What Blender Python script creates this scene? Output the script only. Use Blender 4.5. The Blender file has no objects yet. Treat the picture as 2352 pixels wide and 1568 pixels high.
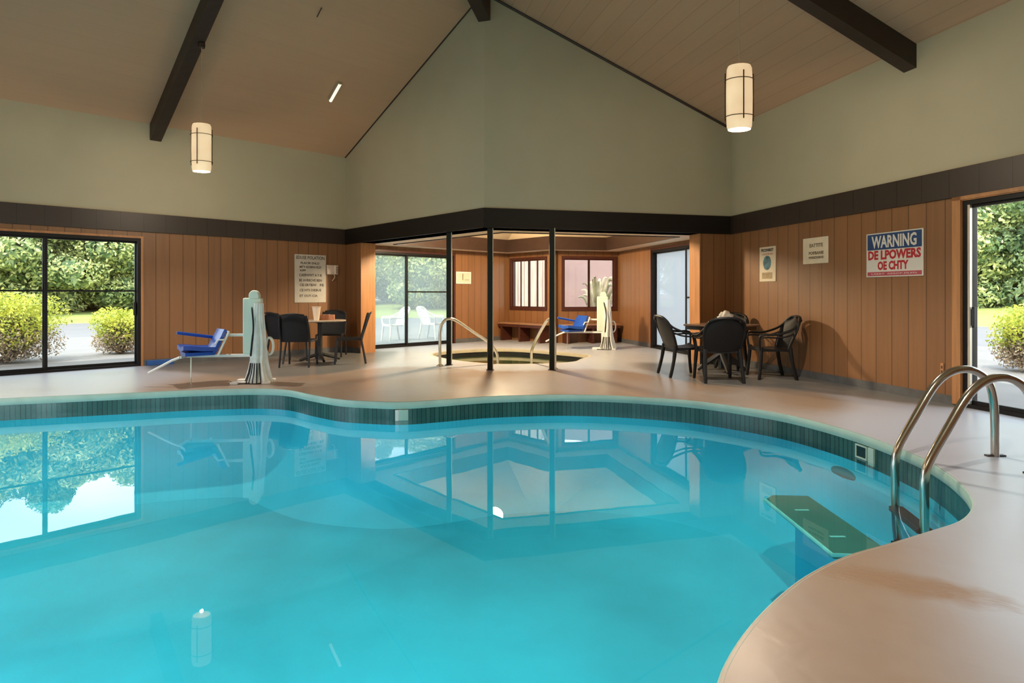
import bpy, bmesh, math, random
import numpy as np
from mathutils import Vector, Matrix
from mathutils.geometry import tessellate_polygon
PI = math.pi
random.seed(7)
sc = bpy.context.scene
C = sc.collection
# ------------------------------------------------------------------ camera, world, sun, exposure
H_CAM = 1.22
cam_d = bpy.data.cameras.new('camera'); cam = bpy.data.objects.new('camera', cam_d); C.objects.link(cam)
cam_d.sensor_width = 36; cam_d.lens = 1372.0 / 2352 * 36
cam_d.shift_y = -(784 - 674.8) / 2352
cam_d.clip_start = .05; cam_d.clip_end = 400
cam.location = (0, 0, H_CAM); cam.rotation_euler = (PI / 2, 0, 0)
sc.camera = cam
vs = sc.view_settings
sc.display_settings.display_device = 'sRGB'
vs.view_transform = 'Standard'; vs.look = 'None'; vs.gamma = 1; vs.use_curve_mapping = False
vs.exposure = 0.0
SKY = 5.0
w = bpy.data.worlds.new('sky'); sc.world = w; w.use_nodes = True
nt = w.node_tree; bg = nt.nodes['Background']
tc = nt.nodes.new('ShaderNodeTexCoord'); nz = nt.nodes.new('ShaderNodeTexNoise'); nz.inputs['Scale'].default_value = 3
rp = nt.nodes.new('ShaderNodeValToRGB')
rp.color_ramp.elements[0].position = .42; rp.color_ramp.elements[0].color = (.62, .78, 1, 1)
rp.color_ramp.elements[1].position = .58; rp.color_ramp.elements[1].color = (1, .99, .97, 1)
nt.links.new(tc.outputs['Generated'], nz.inputs['Vector']); nt.links.new(nz.outputs['Fac'], rp.inputs['Fac'])
nt.links.new(rp.outputs['Color'], bg.inputs['Color']); bg.inputs['Strength'].default_value = SKY
sun_d = bpy.data.lights.new('sun', 'SUN'); sun = bpy.data.objects.new('sun', sun_d); C.objects.link(sun)
sun_d.energy = 7.0; sun_d.angle = math.radians(1.0); sun_d.color = (1, .95, .86)
_az, _el = math.radians(-158), math.radians(58)
_d = Vector((math.sin(_az) * math.cos(_el), math.cos(_az) * math.cos(_el), math.sin(_el)))
sun.rotation_euler = _d.to_track_quat('Z', 'Y').to_euler()
sun.location = _d * 60
cy = sc.cycles
cy.use_denoising = True; cy.max_bounces = 10; cy.diffuse_bounces = 5; cy.glossy_bounces = 5
cy.transparent_max_bounces = 16; cy.transmission_bounces = 6; cy.sample_clamp_indirect = 6
cy.caustics_reflective = False; cy.caustics_refractive = False
cy.use_adaptive_sampling = False

# ------------------------------------------------------------------ tagging helpers
def tag(o, label, cat, group=None, kind=None):
    o['label'] = label; o['category'] = cat
    if group: o['group'] = group
    if kind: o['kind'] = kind
    return o
def empty(name, loc=(0, 0, 0), rz=0):
    o = bpy.data.objects.new(name, None); o.empty_display_size = .1; C.objects.link(o)
    o.location = loc; o.rotation_euler = (0, 0, rz); return o
KIDS = {}
def setpar(o, p):
    o.parent = p; KIDS.setdefault(p.name, []).append(o)
def copy_tree(o, parent=None):
    c = o.copy(); C.objects.link(c)
    if parent: c.parent = parent; KIDS.setdefault(parent.name, []).append(c)
    for ch in KIDS.get(o.name, []): copy_tree(ch, c)
    return c

class MB:
    def __init__(s): s.v = []; s.f = []; s.m = []
    def add(s, vs_, fs, mi=0, M=None):
        b = len(s.v)
        for p in vs_:
            p = Vector(p)
            s.v.append(tuple(M @ p) if M is not None else tuple(p))
        for f in fs: s.f.append(tuple(b + i for i in f)); s.m.append(mi)
        return s
    def box(s, x0, x1, y0, y1, z0, z1, mi=0, M=None):
        v = [(x0,y0,z0),(x1,y0,z0),(x1,y1,z0),(x0,y1,z0),(x0,y0,z1),(x1,y0,z1),(x1,y1,z1),(x0,y1,z1)]
        f = [(0,3,2,1),(4,5,6,7),(0,1,5,4),(1,2,6,5),(2,3,7,6),(3,0,4,7)]
        return s.add(v, f, mi, M)
    def tube(s, pts, r, n=10, mi=0, closed=False, M=None, rx=None):
        P = [Vector(p) for p in pts]; k = len(P)
        rr = r if isinstance(r, (list, tuple)) else [r] * k
        vv = []; up = None
        for i in range(k):
            if closed: t = (P[(i + 1) % k] - P[i - 1])
            else: t = P[min(i + 1, k - 1)] - P[max(i - 1, 0)]
            t.normalize()
            if up is None:
                a = Vector((0, 0, 1)) if abs(t.z) < .9 else Vector((0, 1, 0))
                up = (a - t * a.dot(t)).normalized()
            else:
                up = (up - t * up.dot(t)).normalized()
            sd = t.cross(up)
            for j in range(n):
                a = 2 * PI * j / n
                vv.append(P[i] + (sd * math.cos(a) * (rx or 1) + up * math.sin(a)) * rr[i])
        ff = []
        for i in range(k if closed else k - 1):
            i2 = (i + 1) % k
            for j in range(n):
                j2 = (j + 1) % n
                ff.append((i * n + j, i * n + j2, i2 * n + j2, i2 * n + j))
        if not closed:
            ff.append(tuple(range(n))[::-1]); ff.append(tuple((k - 1) * n + j for j in range(n)))
        return s.add(vv, ff, mi, M)
    def lathe(s, prof, n=24, mi=0, M=None, sx=1, sy=1):
        k = len(prof); vv = []
        for r, z in prof:
            for j in range(n):
                a = 2 * PI * j / n; vv.append((r * math.cos(a) * sx, r * math.sin(a) * sy, z))
        ff = []
        for i in range(k - 1):
            for j in range(n):
                j2 = (j + 1) % n
                ff.append((i * n + j, i * n + j2, (i + 1) * n + j2, (i + 1) * n + j))
        if prof[0][0] > 1e-6: ff.append(tuple(range(n))[::-1])
        if prof[-1][0] > 1e-6: ff.append(tuple((k - 1) * n + j for j in range(n)))
        return s.add(vv, ff, mi, M)
    def prism(s, poly, z0, z1, mi=0, M=None):
        n = len(poly)
        v = [(x, y, z0) for x, y in poly] + [(x, y, z1) for x, y in poly]
        f = [tuple(range(n))[::-1], tuple(range(n, 2 * n))] + [(i, (i + 1) % n, n + (i + 1) % n, n + i) for i in range(n)]
        return s.add(v, f, mi, M)
    def sheet(s, grid, th, mi=0, M=None):      # grid[i][j] points, solid of thickness th along local normals
        a = len(grid); b = len(grid[0]); G = [[Vector(p) for p in r] for r in grid]; N = []
        for i in range(a):
            for j in range(b):
                du = G[min(i+1,a-1)][j] - G[max(i-1,0)][j]; dv = G[i][min(j+1,b-1)] - G[i][max(j-1,0)]
                n_ = du.cross(dv); N.append(n_.normalized() if n_.length > 1e-9 else Vector((0,0,1)))
        v = [G[i][j] + N[i*b+j] * th / 2 for i in range(a) for j in range(b)] + [G[i][j] - N[i*b+j] * th / 2 for i in range(a) for j in range(b)]
        o = a * b; f = []
        for i in range(a - 1):
            for j in range(b - 1):
                q = (i*b+j, (i+1)*b+j, (i+1)*b+j+1, i*b+j+1); f.append(q); f.append(tuple(o + x for x in q[::-1]))
        for i in range(a - 1):
            f.append((i*b, o+i*b, o+(i+1)*b, (i+1)*b)); f.append((i*b+b-1, (i+1)*b+b-1, o+(i+1)*b+b-1, o+i*b+b-1))
        for j in range(b - 1):
            f.append((j, j+1, o+j+1, o+j)); q = (a-1)*b; f.append((q+j, o+q+j, o+q+j+1, q+j+1))
        return s.add(v, f, mi, M)
    def build(s, name, mats, parent=None, smooth=False, bevel=0, fix=True):
        me = bpy.data.meshes.new(name); me.from_pydata(s.v, [], s.f)
        mats = mats if isinstance(mats, (list, tuple)) else [mats]
        for m in mats: me.materials.append(m)
        me.polygons.foreach_set('material_index', s.m)
        if fix:
            bm = bmesh.new(); bm.from_mesh(me); bmesh.ops.recalc_face_normals(bm, faces=bm.faces)
            bm.to_mesh(me); bm.free()
        if smooth:
            me.polygons.foreach_set('use_smooth', [True] * len(me.polygons))
            try: me.set_sharp_from_angle(angle=math.radians(40))
            except Exception: pass
        me.update()
        o = bpy.data.objects.new(name, me); C.objects.link(o)
        if parent: setpar(o, parent)
        if bevel:
            b = o.modifiers.new('bevel', 'BEVEL'); b.width = bevel; b.segments = 2; b.limit_method = 'ANGLE'
        return o
def spline(pts, n=8, closed=False):
    P = [Vector(p) for p in pts]; k = len(P); out = []
    for i in range(k if closed else k - 1):
        if closed: p0, p1, p2, p3 = P[i-1], P[i], P[(i+1) % k], P[(i+2) % k]
        else: p0, p1, p2, p3 = P[max(i-1,0)], P[i], P[i+1], P[min(i+2,k-1)]
        for j in range(n):
            t = j / n
            out.append(.5*((2*p1)+(p2-p0)*t+(2*p0-5*p1+4*p2-p3)*t*t+(3*p1-p0-3*p2+p3)*t**3))
    if not closed: out.append(P[-1])
    return out

# ------------------------------------------------------------------ materials
def srgb(r, g, b):
    f = lambda c: (c/255/12.92) if c/255 <= .04045 else ((c/255+.055)/1.055)**2.4
    return (f(r), f(g), f(b))
def new_mat(name):
    m = bpy.data.materials.new(name); m.use_nodes = True
    return m, m.node_tree, m.node_tree.nodes['Principled BSDF']
def N(nt, t, **kw):
    n = nt.nodes.new(t)
    for k, v in kw.items():
        if k.startswith('_'): setattr(n, k[1:], v)
        else: n.inputs[k.replace('_', ' ')].default_value = v
    return n
def mat(name, col, rough=.5, metal=0, spec=.5, var=.12, scale=8, bump=0, bscale=None, stretch=(1,1,1), emit=0, coat=0):
    m, t, p = new_mat(name)
    p.inputs['Roughness'].default_value = rough; p.inputs['Metallic'].default_value = metal
    p.inputs['Specular IOR Level'].default_value = spec
    p.inputs['Coat Weight'].default_value = coat
    co = N(t, 'ShaderNodeTexCoord'); mp = N(t, 'ShaderNodeMapping'); mp.inputs['Scale'].default_value = stretch
    t.links.new(co.outputs['Object'], mp.inputs['Vector'])
    n = N(t, 'ShaderNodeTexNoise', Scale=scale, Detail=5.0); t.links.new(mp.outputs[0], n.inputs['Vector'])
    r = N(t, 'ShaderNodeValToRGB'); e = r.color_ramp.elements
    e[0].position = .3; e[1].position = .7
    e[0].color = tuple(c * (1 - var) for c in col) + (1,); e[1].color = tuple(min(1, c * (1 + var)) for c in col) + (1,)
    t.links.new(n.outputs['Fac'], r.inputs['Fac']); t.links.new(r.outputs[0], p.inputs['Base Color'])
    if bump:
        n2 = N(t, 'ShaderNodeTexNoise', Scale=bscale or scale * 6, Detail=4.0); t.links.new(mp.outputs[0], n2.inputs['Vector'])
        b = N(t, 'ShaderNodeBump', Strength=bump, Distance=.01); t.links.new(n2.outputs['Fac'], b.inputs['Height'])
        t.links.new(b.outputs[0], p.inputs['Normal'])
    if emit:
        t.links.new(r.outputs[0], p.inputs['Emission Color']); p.inputs['Emission Strength'].default_value = emit
    return m
def math_(t, op, a, b=None, c=None):
    n = t.nodes.new('ShaderNodeMath'); n.operation = op
    for i, x in enumerate((a, b, c)):
        if x is None: continue
        if isinstance(x, (int, float)): n.inputs[i].default_value = x
        else: t.links.new(x, n.inputs[i])
    return n.outputs[0]
def board_mat(name, col, pitch, groove, axis=0, offset=0., gcol=.45, rough=.42, grain=.18, boardvar=.16, spec=.5):
    """boards along the local x (or y) axis, with a dark groove between them and a grain that runs along the board"""
    m, t, p = new_mat(name); p.inputs['Roughness'].default_value = rough; p.inputs['Specular IOR Level'].default_value = spec
    co = N(t, 'ShaderNodeTexCoord'); sx = N(t, 'ShaderNodeSeparateXYZ'); t.links.new(co.outputs['Object'], sx.inputs[0])
    u = math_(t, 'DIVIDE', math_(t, 'ADD', sx.outputs[axis], 100.0 + offset), pitch)
    fr = math_(t, 'FRACT', u); idx = math_(t, 'FLOOR', u)
    d = math_(t, 'MINIMUM', fr, math_(t, 'SUBTRACT', 1.0, fr))
    g = math_(t, 'LESS_THAN', d, groove / pitch / 2)
    wn = N(t, 'ShaderNodeTexWhiteNoise', _noise_dimensions='1D'); t.links.new(idx, wn.inputs['W'])
    mp = N(t, 'ShaderNodeMapping'); st = [18, 18, 18]; st[2 if axis == 0 else (0 if axis == 1 else 2)] = .9; mp.inputs['Scale'].default_value = st
    off = N(t, 'ShaderNodeCombineXYZ'); t.links.new(math_(t, 'MULTIPLY', wn.outputs['Value'], 40.0), off.inputs[2 if axis == 0 else 0])
    t.links.new(co.outputs['Object'], mp.inputs['Vector']); t.links.new(off.outputs[0], mp.inputs['Location'])
    gn = N(t, 'ShaderNodeTexNoise', Scale=1.0, Detail=6.0, Distortion=.6); t.links.new(mp.outputs[0], gn.inputs['Vector'])
    f = math_(t, 'ADD', math_(t, 'MULTIPLY', math_(t, 'SUBTRACT', gn.outputs['Fac'], .5), grain * 2),
              math_(t, 'MULTIPLY', math_(t, 'SUBTRACT', wn.outputs['Value'], .5), boardvar))
    f = math_(t, 'ADD', f, 1.0)
    f = math_(t, 'MULTIPLY', f, math_(t, 'SUBTRACT', 1.0, math_(t, 'MULTIPLY', g, 1 - gcol)))
    vm = N(t, 'ShaderNodeVectorMath', _operation='SCALE'); vm.inputs[0].default_value = col; t.links.new(f, vm.inputs['Scale'])
    t.links.new(vm.outputs[0], p.inputs['Base Color'])
    b = N(t, 'ShaderNodeBump', Strength=.5, Distance=.006); t.links.new(math_(t, 'SUBTRACT', 1.0, g), b.inputs['Height'])
    t.links.new(b.outputs[0], p.inputs['Normal'])
    return m
def clear_mat(name, tint=(.93, .96, .95), haze=0.0, hcol=(.8, .85, .85), ior=1.5, rough=0.0, bump=0, bscale=2.0, bstretch=(1, 1, 1)):
    """clear pane or water: passes light straight through and mirrors by Fresnel, with an optional milky film"""
    m = bpy.data.materials.new(name); m.use_nodes = True; t = m.node_tree; t.nodes.clear()
    out = N(t, 'ShaderNodeOutputMaterial'); tr = N(t, 'ShaderNodeBsdfTransparent'); tr.inputs[0].default_value = (*tint, 1)
    gl = N(t, 'ShaderNodeBsdfGlossy'); gl.inputs['Roughness'].default_value = rough; gl.inputs['Color'].default_value = (1, 1, 1, 1)
    fr = N(t, 'ShaderNodeFresnel', IOR=ior); mx = N(t, 'ShaderNodeMixShader')
    if ior > 1.4:      # thin pane: mirror only where a ray enters it
        ge = N(t, 'ShaderNodeNewGeometry'); t.links.new(math_(t, 'MULTIPLY', fr.outputs[0], math_(t, 'SUBTRACT', 1.0, ge.outputs['Backfacing'])), mx.inputs[0])
    else: t.links.new(fr.outputs[0], mx.inputs[0])
    src = tr.outputs[0]
    if haze:
        df = N(t, 'ShaderNodeBsdfTranslucent'); df.inputs[0].default_value = (*hcol, 1)
        m2 = N(t, 'ShaderNodeMixShader'); m2.inputs[0].default_value = haze
        t.links.new(tr.outputs[0], m2.inputs[1]); t.links.new(df.outputs[0], m2.inputs[2]); src = m2.outputs[0]
    t.links.new(src, mx.inputs[1]); t.links.new(gl.outputs[0], mx.inputs[2]); t.links.new(mx.outputs[0], out.inputs[0])
    if bump:
        co = N(t, 'ShaderNodeTexCoord'); mp = N(t, 'ShaderNodeMapping'); mp.inputs['Scale'].default_value = bstretch
        t.links.new(co.outputs['Object'], mp.inputs[0])
        n = N(t, 'ShaderNodeTexNoise', Scale=bscale, Detail=2.0); t.links.new(mp.outputs[0], n.inputs['Vector'])
        b = N(t, 'ShaderNodeBump', Strength=bump, Distance=.02); t.links.new(n.outputs['Fac'], b.inputs['Height'])
        t.links.new(b.outputs[0], gl.inputs['Normal']); t.links.new(b.outputs[0], fr.inputs['Normal'])
    return m
WOOD = (.235, .108, .043)
M = dict(
    panel_left=board_mat('walnut wall boards left', WOOD, .211, .012, offset=.0),
    panel_right=board_mat('walnut wall boards right', WOOD, .232, .012, offset=.07),
    paint=mat('sage beige wall paint', (.43, .395, .275), .6, var=.035, scale=1.5, bump=.04, bscale=120),
    fascia=board_mat('dark brown fascia boards', (.028, .017, .012), .333, .008, offset=.0, gcol=.3, rough=.45, grain=.1, boardvar=.1),
    fascia_plain=mat('dark brown plain board', (.009, .006, .004), .55, spec=.25, var=.15, scale=3, stretch=(1, 1, 6)),
    beam=mat('dark stained beam', (.028, .017, .011), .5, var=.2, scale=3, stretch=(.5, 4, 4)),
    ceil_l=board_mat('tan ceiling boards left', (.52, .33, .20), .30, .004, axis=1, gcol=.88, grain=.04, boardvar=.03, rough=.6),
    ceil_r=board_mat('tan ceiling boards right', (.49, .315, .195), .24, .006, axis=1, gcol=.62, grain=.05, boardvar=.05, rough=.6),
    soffit=mat('cream soffit', (.75, .58, .40), .6, var=.04, scale=2),
    jamb=mat('honey jamb board', (.42, .19, .07), .45, var=.2, scale=2.5, stretch=(8, 8, .6)),
    black=mat('black anodised frame', (.007, .006, .006), .45, spec=.25, var=.1),
    redframe=mat('dark red brown window frame', (.06, .015, .008), .4, var=.2, stretch=(1, 1, 5)),
    alu=mat('pale aluminium track', (.62, .56, .46), .35, metal=.6, var=.05),
    steel=mat('polished stainless steel', (.52, .48, .41), .18, metal=1, var=.05, scale=3),
    steel_cream=mat('worn stainless rail', (.78, .72, .58), .25, metal=.8, var=.08, scale=3),
    post=mat('dark olive post paint', (.008, .009, .006), .5, spec=.25, var=.15),
    postedge=mat('cream post edge strip', (.70, .60, .45), .5, var=.06),
    base=mat('grey cove base', (.10, .10, .10), .5, var=.2),
    bluebase=mat('bright blue base pad', (.02, .10, .36), .5, var=.1),
    blkplastic=mat('black resin', (.006, .0055, .006), .5, spec=.3, var=.1, bump=.05, bscale=200),
    sling=mat('charcoal sling fabric', (.009, .0095, .012), .6, spec=.3, var=.15, scale=20, bump=.1, bscale=400),
    greychrome=mat('dark chair metal', (.014, .014, .015), .35, metal=.2, var=.1),
    tabletop=mat('brown laminate table top', (.20, .12, .08), .25, var=.15, scale=5, stretch=(1, 6, 1)),
    tabletop_pale=mat('speckled tan table top', (.42, .33, .25), .25, var=.15, scale=30),
    tabledark=mat('black table pedestal', (.012, .012, .012), .4, var=.1),
    cup=mat('cream paper', (.80, .66, .52), .6, var=.03),
    tissue=mat('salmon tissue box', (.50, .22, .12), .6, var=.2, scale=30),
    cloth=mat('crumpled white cloth', (.72, .66, .58), .8, var=.12, scale=14),
    blue=mat('royal blue moulded plastic', (.010, .065, .36), .3, var=.1, scale=6),
    lightblue=mat('pale blue plastic', (.10, .32, .80), .35, var=.1, scale=6),
    mint=mat('pale mint powder coat', (.62, .72, .62), .4, var=.04, scale=3),
    white=mat('white enamel', (.78, .77, .73), .35, var=.03),
    cover=mat('white vinyl lift cover', (.74, .74, .70), .55, var=.1, scale=9),
    cream=mat('cream paper sheet', (.70, .60, .44), .6, var=.05),
    poster=mat('pale sign board', (.56, .52, .45), .5, var=.05),
    ink=mat('dark ink', (.06, .045, .035), .6, var=.1),
    inkbrown=mat('brown ink', (.16, .12, .07), .6, var=.1),
    red=mat('red sign ink', (.42, .015, .022), .5, var=.15, scale=30),
    redbar=mat('faded red bar', (.42, .07, .09), .5, var=.25, scale=25),
    navy=mat('navy sign field', (.012, .045, .14), .5, var=.2, scale=10),
    signwhite=mat('white sign face', (.62, .60, .54), .5, var=.03),
    teal=mat('teal poster picture', (.03, .13, .17), .5, var=.8, scale=14),
    ochre=mat('ochre poster panel', (.36, .25, .12), .5, var=.2, scale=14),
    liner=mat('turquoise pool plaster', (.04, .61, .82), .7, var=.14, scale=.8),
    coping=mat('pale sea green coping', (.38, .52, .45), .45, var=.10, scale=4),
    spacoping=mat('cream spa coping', (.42, .37, .26), .5, var=.12, scale=4),
    spaliner=mat('grey green spa plaster', (.14, .16, .10), .6, var=.3, scale=3),
    spatile=mat('black spa tile', (.012, .013, .011), .35, var=.3, scale=12),
    grate=mat('dark drain cover', (.01, .16, .20), .5, var=.2),
    slab=mat('dark green step surface', (.004, .17, .14), .6, var=.08, scale=3),
    slabtrim=mat('pale aqua step trim', (.20, .75, .72), .5, var=.1),
    wire=mat('bronze lamp wire', (.10, .065, .03), .4, metal=.6, var=.1),
    shade=mat('glowing alabaster shade', (.95, .68, .42), .5, var=.12, scale=5, emit=.62),
    bulb=mat('lamp diffuser', (1, .90, .66), .5, var=.02, emit=1.1),
    cord=mat('beige lamp cord', (.42, .34, .24), .6, var=.05),
    benchwood=mat('varnished bench wood', (.30, .15, .07), .3, var=.2, scale=3, stretch=(1, 8, 8)),
    concrete=mat('pale exterior concrete', (.17, .155, .145), .8, var=.10, scale=1.2, bump=.1, bscale=60),
    grass=mat('sunlit lawn', (.22, .25, .06), .9, var=.25, scale=.8, bump=.3, bscale=30),
    asphalt=mat('grey drive', (.14, .13, .13), .85, var=.06, scale=.6),
    mulch=mat('brown mulch', (.16, .10, .07), .9, var=.4, scale=6),
    bark=mat('grey brown bark', (.14, .10, .07), .9, var=.4, scale=8, stretch=(3, 3, .6), bump=.4, bscale=20),
    pinkwall=mat('pink stucco wall', (.30, .19, .17), .8, var=.08, scale=1.5),
    fence=mat('weathered tan fence', (.50, .40, .32), .8, var=.2, scale=3, stretch=(4, 4, .5)),
    glass=clear_mat('clear glass'),
    hazeglass=clear_mat('steamed glass', tint=(.9, .95, .93), haze=.30, hcol=(.42, .46, .43)),
    milkglass=clear_mat('milky steamed glass', tint=(.9, .95, .93), haze=.82, hcol=(.50, .52, .52)),
    water=clear_mat('pool water surface', tint=(.80, .985, .99), ior=1.333, bump=.035, bscale=1.6, bstretch=(1, 1, 1)),
    spawater=clear_mat('spa water surface', tint=(.80, .86, .74), ior=1.333, bump=.03, bscale=3),
)
def leaf_mat(name, lo, hi, scale=3.0):
    m, t, p = new_mat(name); p.inputs['Roughness'].default_value = .55
    g = N(t, 'ShaderNodeNewGeometry')
    n = N(t, 'ShaderNodeTexNoise', Scale=scale, Detail=3.0); t.links.new(g.outputs['Position'], n.inputs['Vector'])
    r = N(t, 'ShaderNodeValToRGB'); e = r.color_ramp.elements
    e[0].position = .34; e[1].position = .66; e[0].color = (*lo, 1); e[1].color = (*hi, 1)
    f = math_(t, 'ADD', math_(t, 'MULTIPLY', n.outputs['Fac'], .62), math_(t, 'MULTIPLY', g.outputs['Random Per Island'], .38))
    t.links.new(f, r.inputs['Fac']); t.links.new(r.outputs[0], p.inputs['Base Color'])
    tl = N(t, 'ShaderNodeBsdfTranslucent'); t.links.new(r.outputs[0], tl.inputs[0])
    mx = N(t, 'ShaderNodeMixShader'); mx.inputs[0].default_value = .35
    out = t.nodes['Material Output']; t.links.new(p.outputs[0], mx.inputs[1]); t.links.new(tl.outputs[0], mx.inputs[2]); t.links.new(mx.outputs[0], out.inputs[0])
    return m
M['leaf_tree'] = leaf_mat('tree leaves', (.14, .22, .08), (.72, .72, .30), .7)
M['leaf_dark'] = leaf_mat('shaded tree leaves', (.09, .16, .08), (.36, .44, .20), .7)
M['leaf_bush'] = leaf_mat('yellow green shrub leaves', (.30, .38, .04), (.78, .74, .12), 4)
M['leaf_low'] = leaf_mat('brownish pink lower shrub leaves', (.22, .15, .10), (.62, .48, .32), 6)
M['leaf_core'] = mat('shrub twig core', (.10, .09, .05), .9, var=.4, scale=9)
M['leaf_pale'] = leaf_mat('pale strap leaves', (.30, .28, .16), (.66, .56, .40), 6)

# deck with warm worn patches and a semi-gloss sealed surface
def deck_material():
    m, t, p = new_mat('sealed tan deck concrete')
    co = N(t, 'ShaderNodeTexCoord')
    n1 = N(t, 'ShaderNodeTexNoise', Scale=.55, Detail=4.0, Distortion=.8); n2 = N(t, 'ShaderNodeTexNoise', Scale=7.0, Detail=6.0)
    for n in (n1, n2): t.links.new(co.outputs['Object'], n.inputs['Vector'])
    r = N(t, 'ShaderNodeValToRGB'); e = r.color_ramp.elements
    e[0].position = .36; e[0].color = (.275, .195, .138, 1); e[1].position = .66; e[1].color = (.305, .265, .245, 1)
    t.links.new(n1.outputs['Fac'], r.inputs['Fac'])
    vm = N(t, 'ShaderNodeVectorMath', _operation='SCALE'); t.links.new(r.outputs[0], vm.inputs[0])
    t.links.new(math_(t, 'ADD', math_(t, 'MULTIPLY', n2.outputs['Fac'], .22), .89), vm.inputs['Scale'])
    # grey past a boundary curve, tan nearer the pool; shade and door light painted in
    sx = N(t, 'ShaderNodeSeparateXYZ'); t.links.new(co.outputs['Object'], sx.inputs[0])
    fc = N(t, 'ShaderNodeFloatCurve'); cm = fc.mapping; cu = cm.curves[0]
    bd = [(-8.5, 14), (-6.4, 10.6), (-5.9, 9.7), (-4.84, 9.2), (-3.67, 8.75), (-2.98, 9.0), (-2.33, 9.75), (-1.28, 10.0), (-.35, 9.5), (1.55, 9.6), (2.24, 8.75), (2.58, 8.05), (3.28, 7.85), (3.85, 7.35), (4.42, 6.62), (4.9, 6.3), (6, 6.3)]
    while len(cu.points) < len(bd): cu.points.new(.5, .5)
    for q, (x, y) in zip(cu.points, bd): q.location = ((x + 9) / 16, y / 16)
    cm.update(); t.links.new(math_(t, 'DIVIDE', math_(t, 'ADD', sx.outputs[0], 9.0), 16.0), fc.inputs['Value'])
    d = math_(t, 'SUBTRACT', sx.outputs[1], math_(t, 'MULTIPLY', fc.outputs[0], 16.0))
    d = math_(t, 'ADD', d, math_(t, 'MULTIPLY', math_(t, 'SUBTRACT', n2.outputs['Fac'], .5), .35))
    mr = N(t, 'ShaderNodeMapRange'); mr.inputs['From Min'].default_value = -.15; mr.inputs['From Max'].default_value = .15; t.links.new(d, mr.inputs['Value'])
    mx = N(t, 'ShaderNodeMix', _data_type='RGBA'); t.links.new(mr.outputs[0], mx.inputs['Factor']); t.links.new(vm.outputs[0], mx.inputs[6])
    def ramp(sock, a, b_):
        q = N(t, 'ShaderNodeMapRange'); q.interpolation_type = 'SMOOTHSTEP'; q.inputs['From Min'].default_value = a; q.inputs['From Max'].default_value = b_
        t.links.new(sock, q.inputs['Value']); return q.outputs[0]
    shade_zone = math_(t, 'MAXIMUM', math_(t, 'MULTIPLY', ramp(sx.outputs[0], -2.15, -2.6), ramp(sx.outputs[1], 13.0, 12.4)), math_(t, 'MULTIPLY', ramp(sx.outputs[0], 1.9, 2.4), ramp(sx.outputs[1], 10.9, 10.3)))  # shade by the walls and tables, put into the floor colour
    mz = N(t, 'ShaderNodeMix', _data_type='RGBA'); t.links.new(shade_zone, mz.inputs['Factor']); mz.inputs[6].default_value = (.40, .41, .44, 1); mz.inputs[7].default_value = (.15, .15, .145, 1)  # door-lit pale grey and shaded dark grey, both as colour
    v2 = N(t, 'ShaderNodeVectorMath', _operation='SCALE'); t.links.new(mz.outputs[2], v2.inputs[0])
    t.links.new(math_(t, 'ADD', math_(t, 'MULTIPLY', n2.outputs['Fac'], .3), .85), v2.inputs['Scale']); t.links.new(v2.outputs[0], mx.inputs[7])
    # light from the windows painted in: paler floor towards both glass walls
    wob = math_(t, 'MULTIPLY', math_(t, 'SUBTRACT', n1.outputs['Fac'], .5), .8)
    window_light = math_(t, 'MULTIPLY', math_(t, 'MAXIMUM', ramp(math_(t, 'ADD', sx.outputs[0], wob), -4.4, -5.2), ramp(math_(t, 'ADD', math_(t, 'SUBTRACT', sx.outputs[0], math_(t, 'MULTIPLY', sx.outputs[1], .45)), wob), .3, .85)), .88)
    m3 = N(t, 'ShaderNodeMix', _data_type='RGBA'); t.links.new(math_(t, 'MULTIPLY', window_light, math_(t, 'SUBTRACT', 1.0, mr.outputs[0])), m3.inputs['Factor']); t.links.new(mx.outputs[2], m3.inputs[6]); m3.inputs[7].default_value = (.36, .38, .43, 1)
    # worn brown patch beside the pool edge, with raised streaks
    mp = N(t, 'ShaderNodeMapping'); mp.vector_type = 'TEXTURE'; mp.inputs['Location'].default_value = (1.68, 2.50, 0); mp.inputs['Rotation'].default_value = (0, 0, -.45); mp.inputs['Scale'].default_value = (.36, .12, 1)
    t.links.new(co.outputs['Object'], mp.inputs[0]); ln = N(t, 'ShaderNodeVectorMath', _operation='LENGTH'); t.links.new(mp.outputs[0], ln.inputs[0])
    wp = N(t, 'ShaderNodeMapRange'); wp.inputs['From Min'].default_value = 1.15; wp.inputs['From Max'].default_value = .55; t.links.new(math_(t, 'ADD', ln.outputs['Value'], math_(t, 'MULTIPLY', math_(t, 'SUBTRACT', n2.outputs['Fac'], .5), .9)), wp.inputs['Value'])
    ns = N(t, 'ShaderNodeTexNoise', Scale=4.0, Detail=6.0, Distortion=1.5); t.links.new(mp.outputs[0], ns.inputs['Vector'])
    m4 = N(t, 'ShaderNodeMix', _data_type='RGBA'); t.links.new(math_(t, 'MULTIPLY', wp.outputs[0], math_(t, 'SUBTRACT', 1.35, ns.outputs['Fac'])), m4.inputs['Factor']); t.links.new(m3.outputs[2], m4.inputs[6]); m4.inputs[7].default_value = (.26, .17, .11, 1)
    t.links.new(m4.outputs[2], p.inputs['Base Color'])
    rr = math_(t, 'ADD', math_(t, 'MULTIPLY', n1.outputs['Fac'], .16), .24); t.links.new(rr, p.inputs['Roughness'])
    n3 = N(t, 'ShaderNodeTexNoise', Scale=9.0, Detail=6.0, Distortion=.6); t.links.new(co.outputs['Object'], n3.inputs['Vector'])
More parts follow.
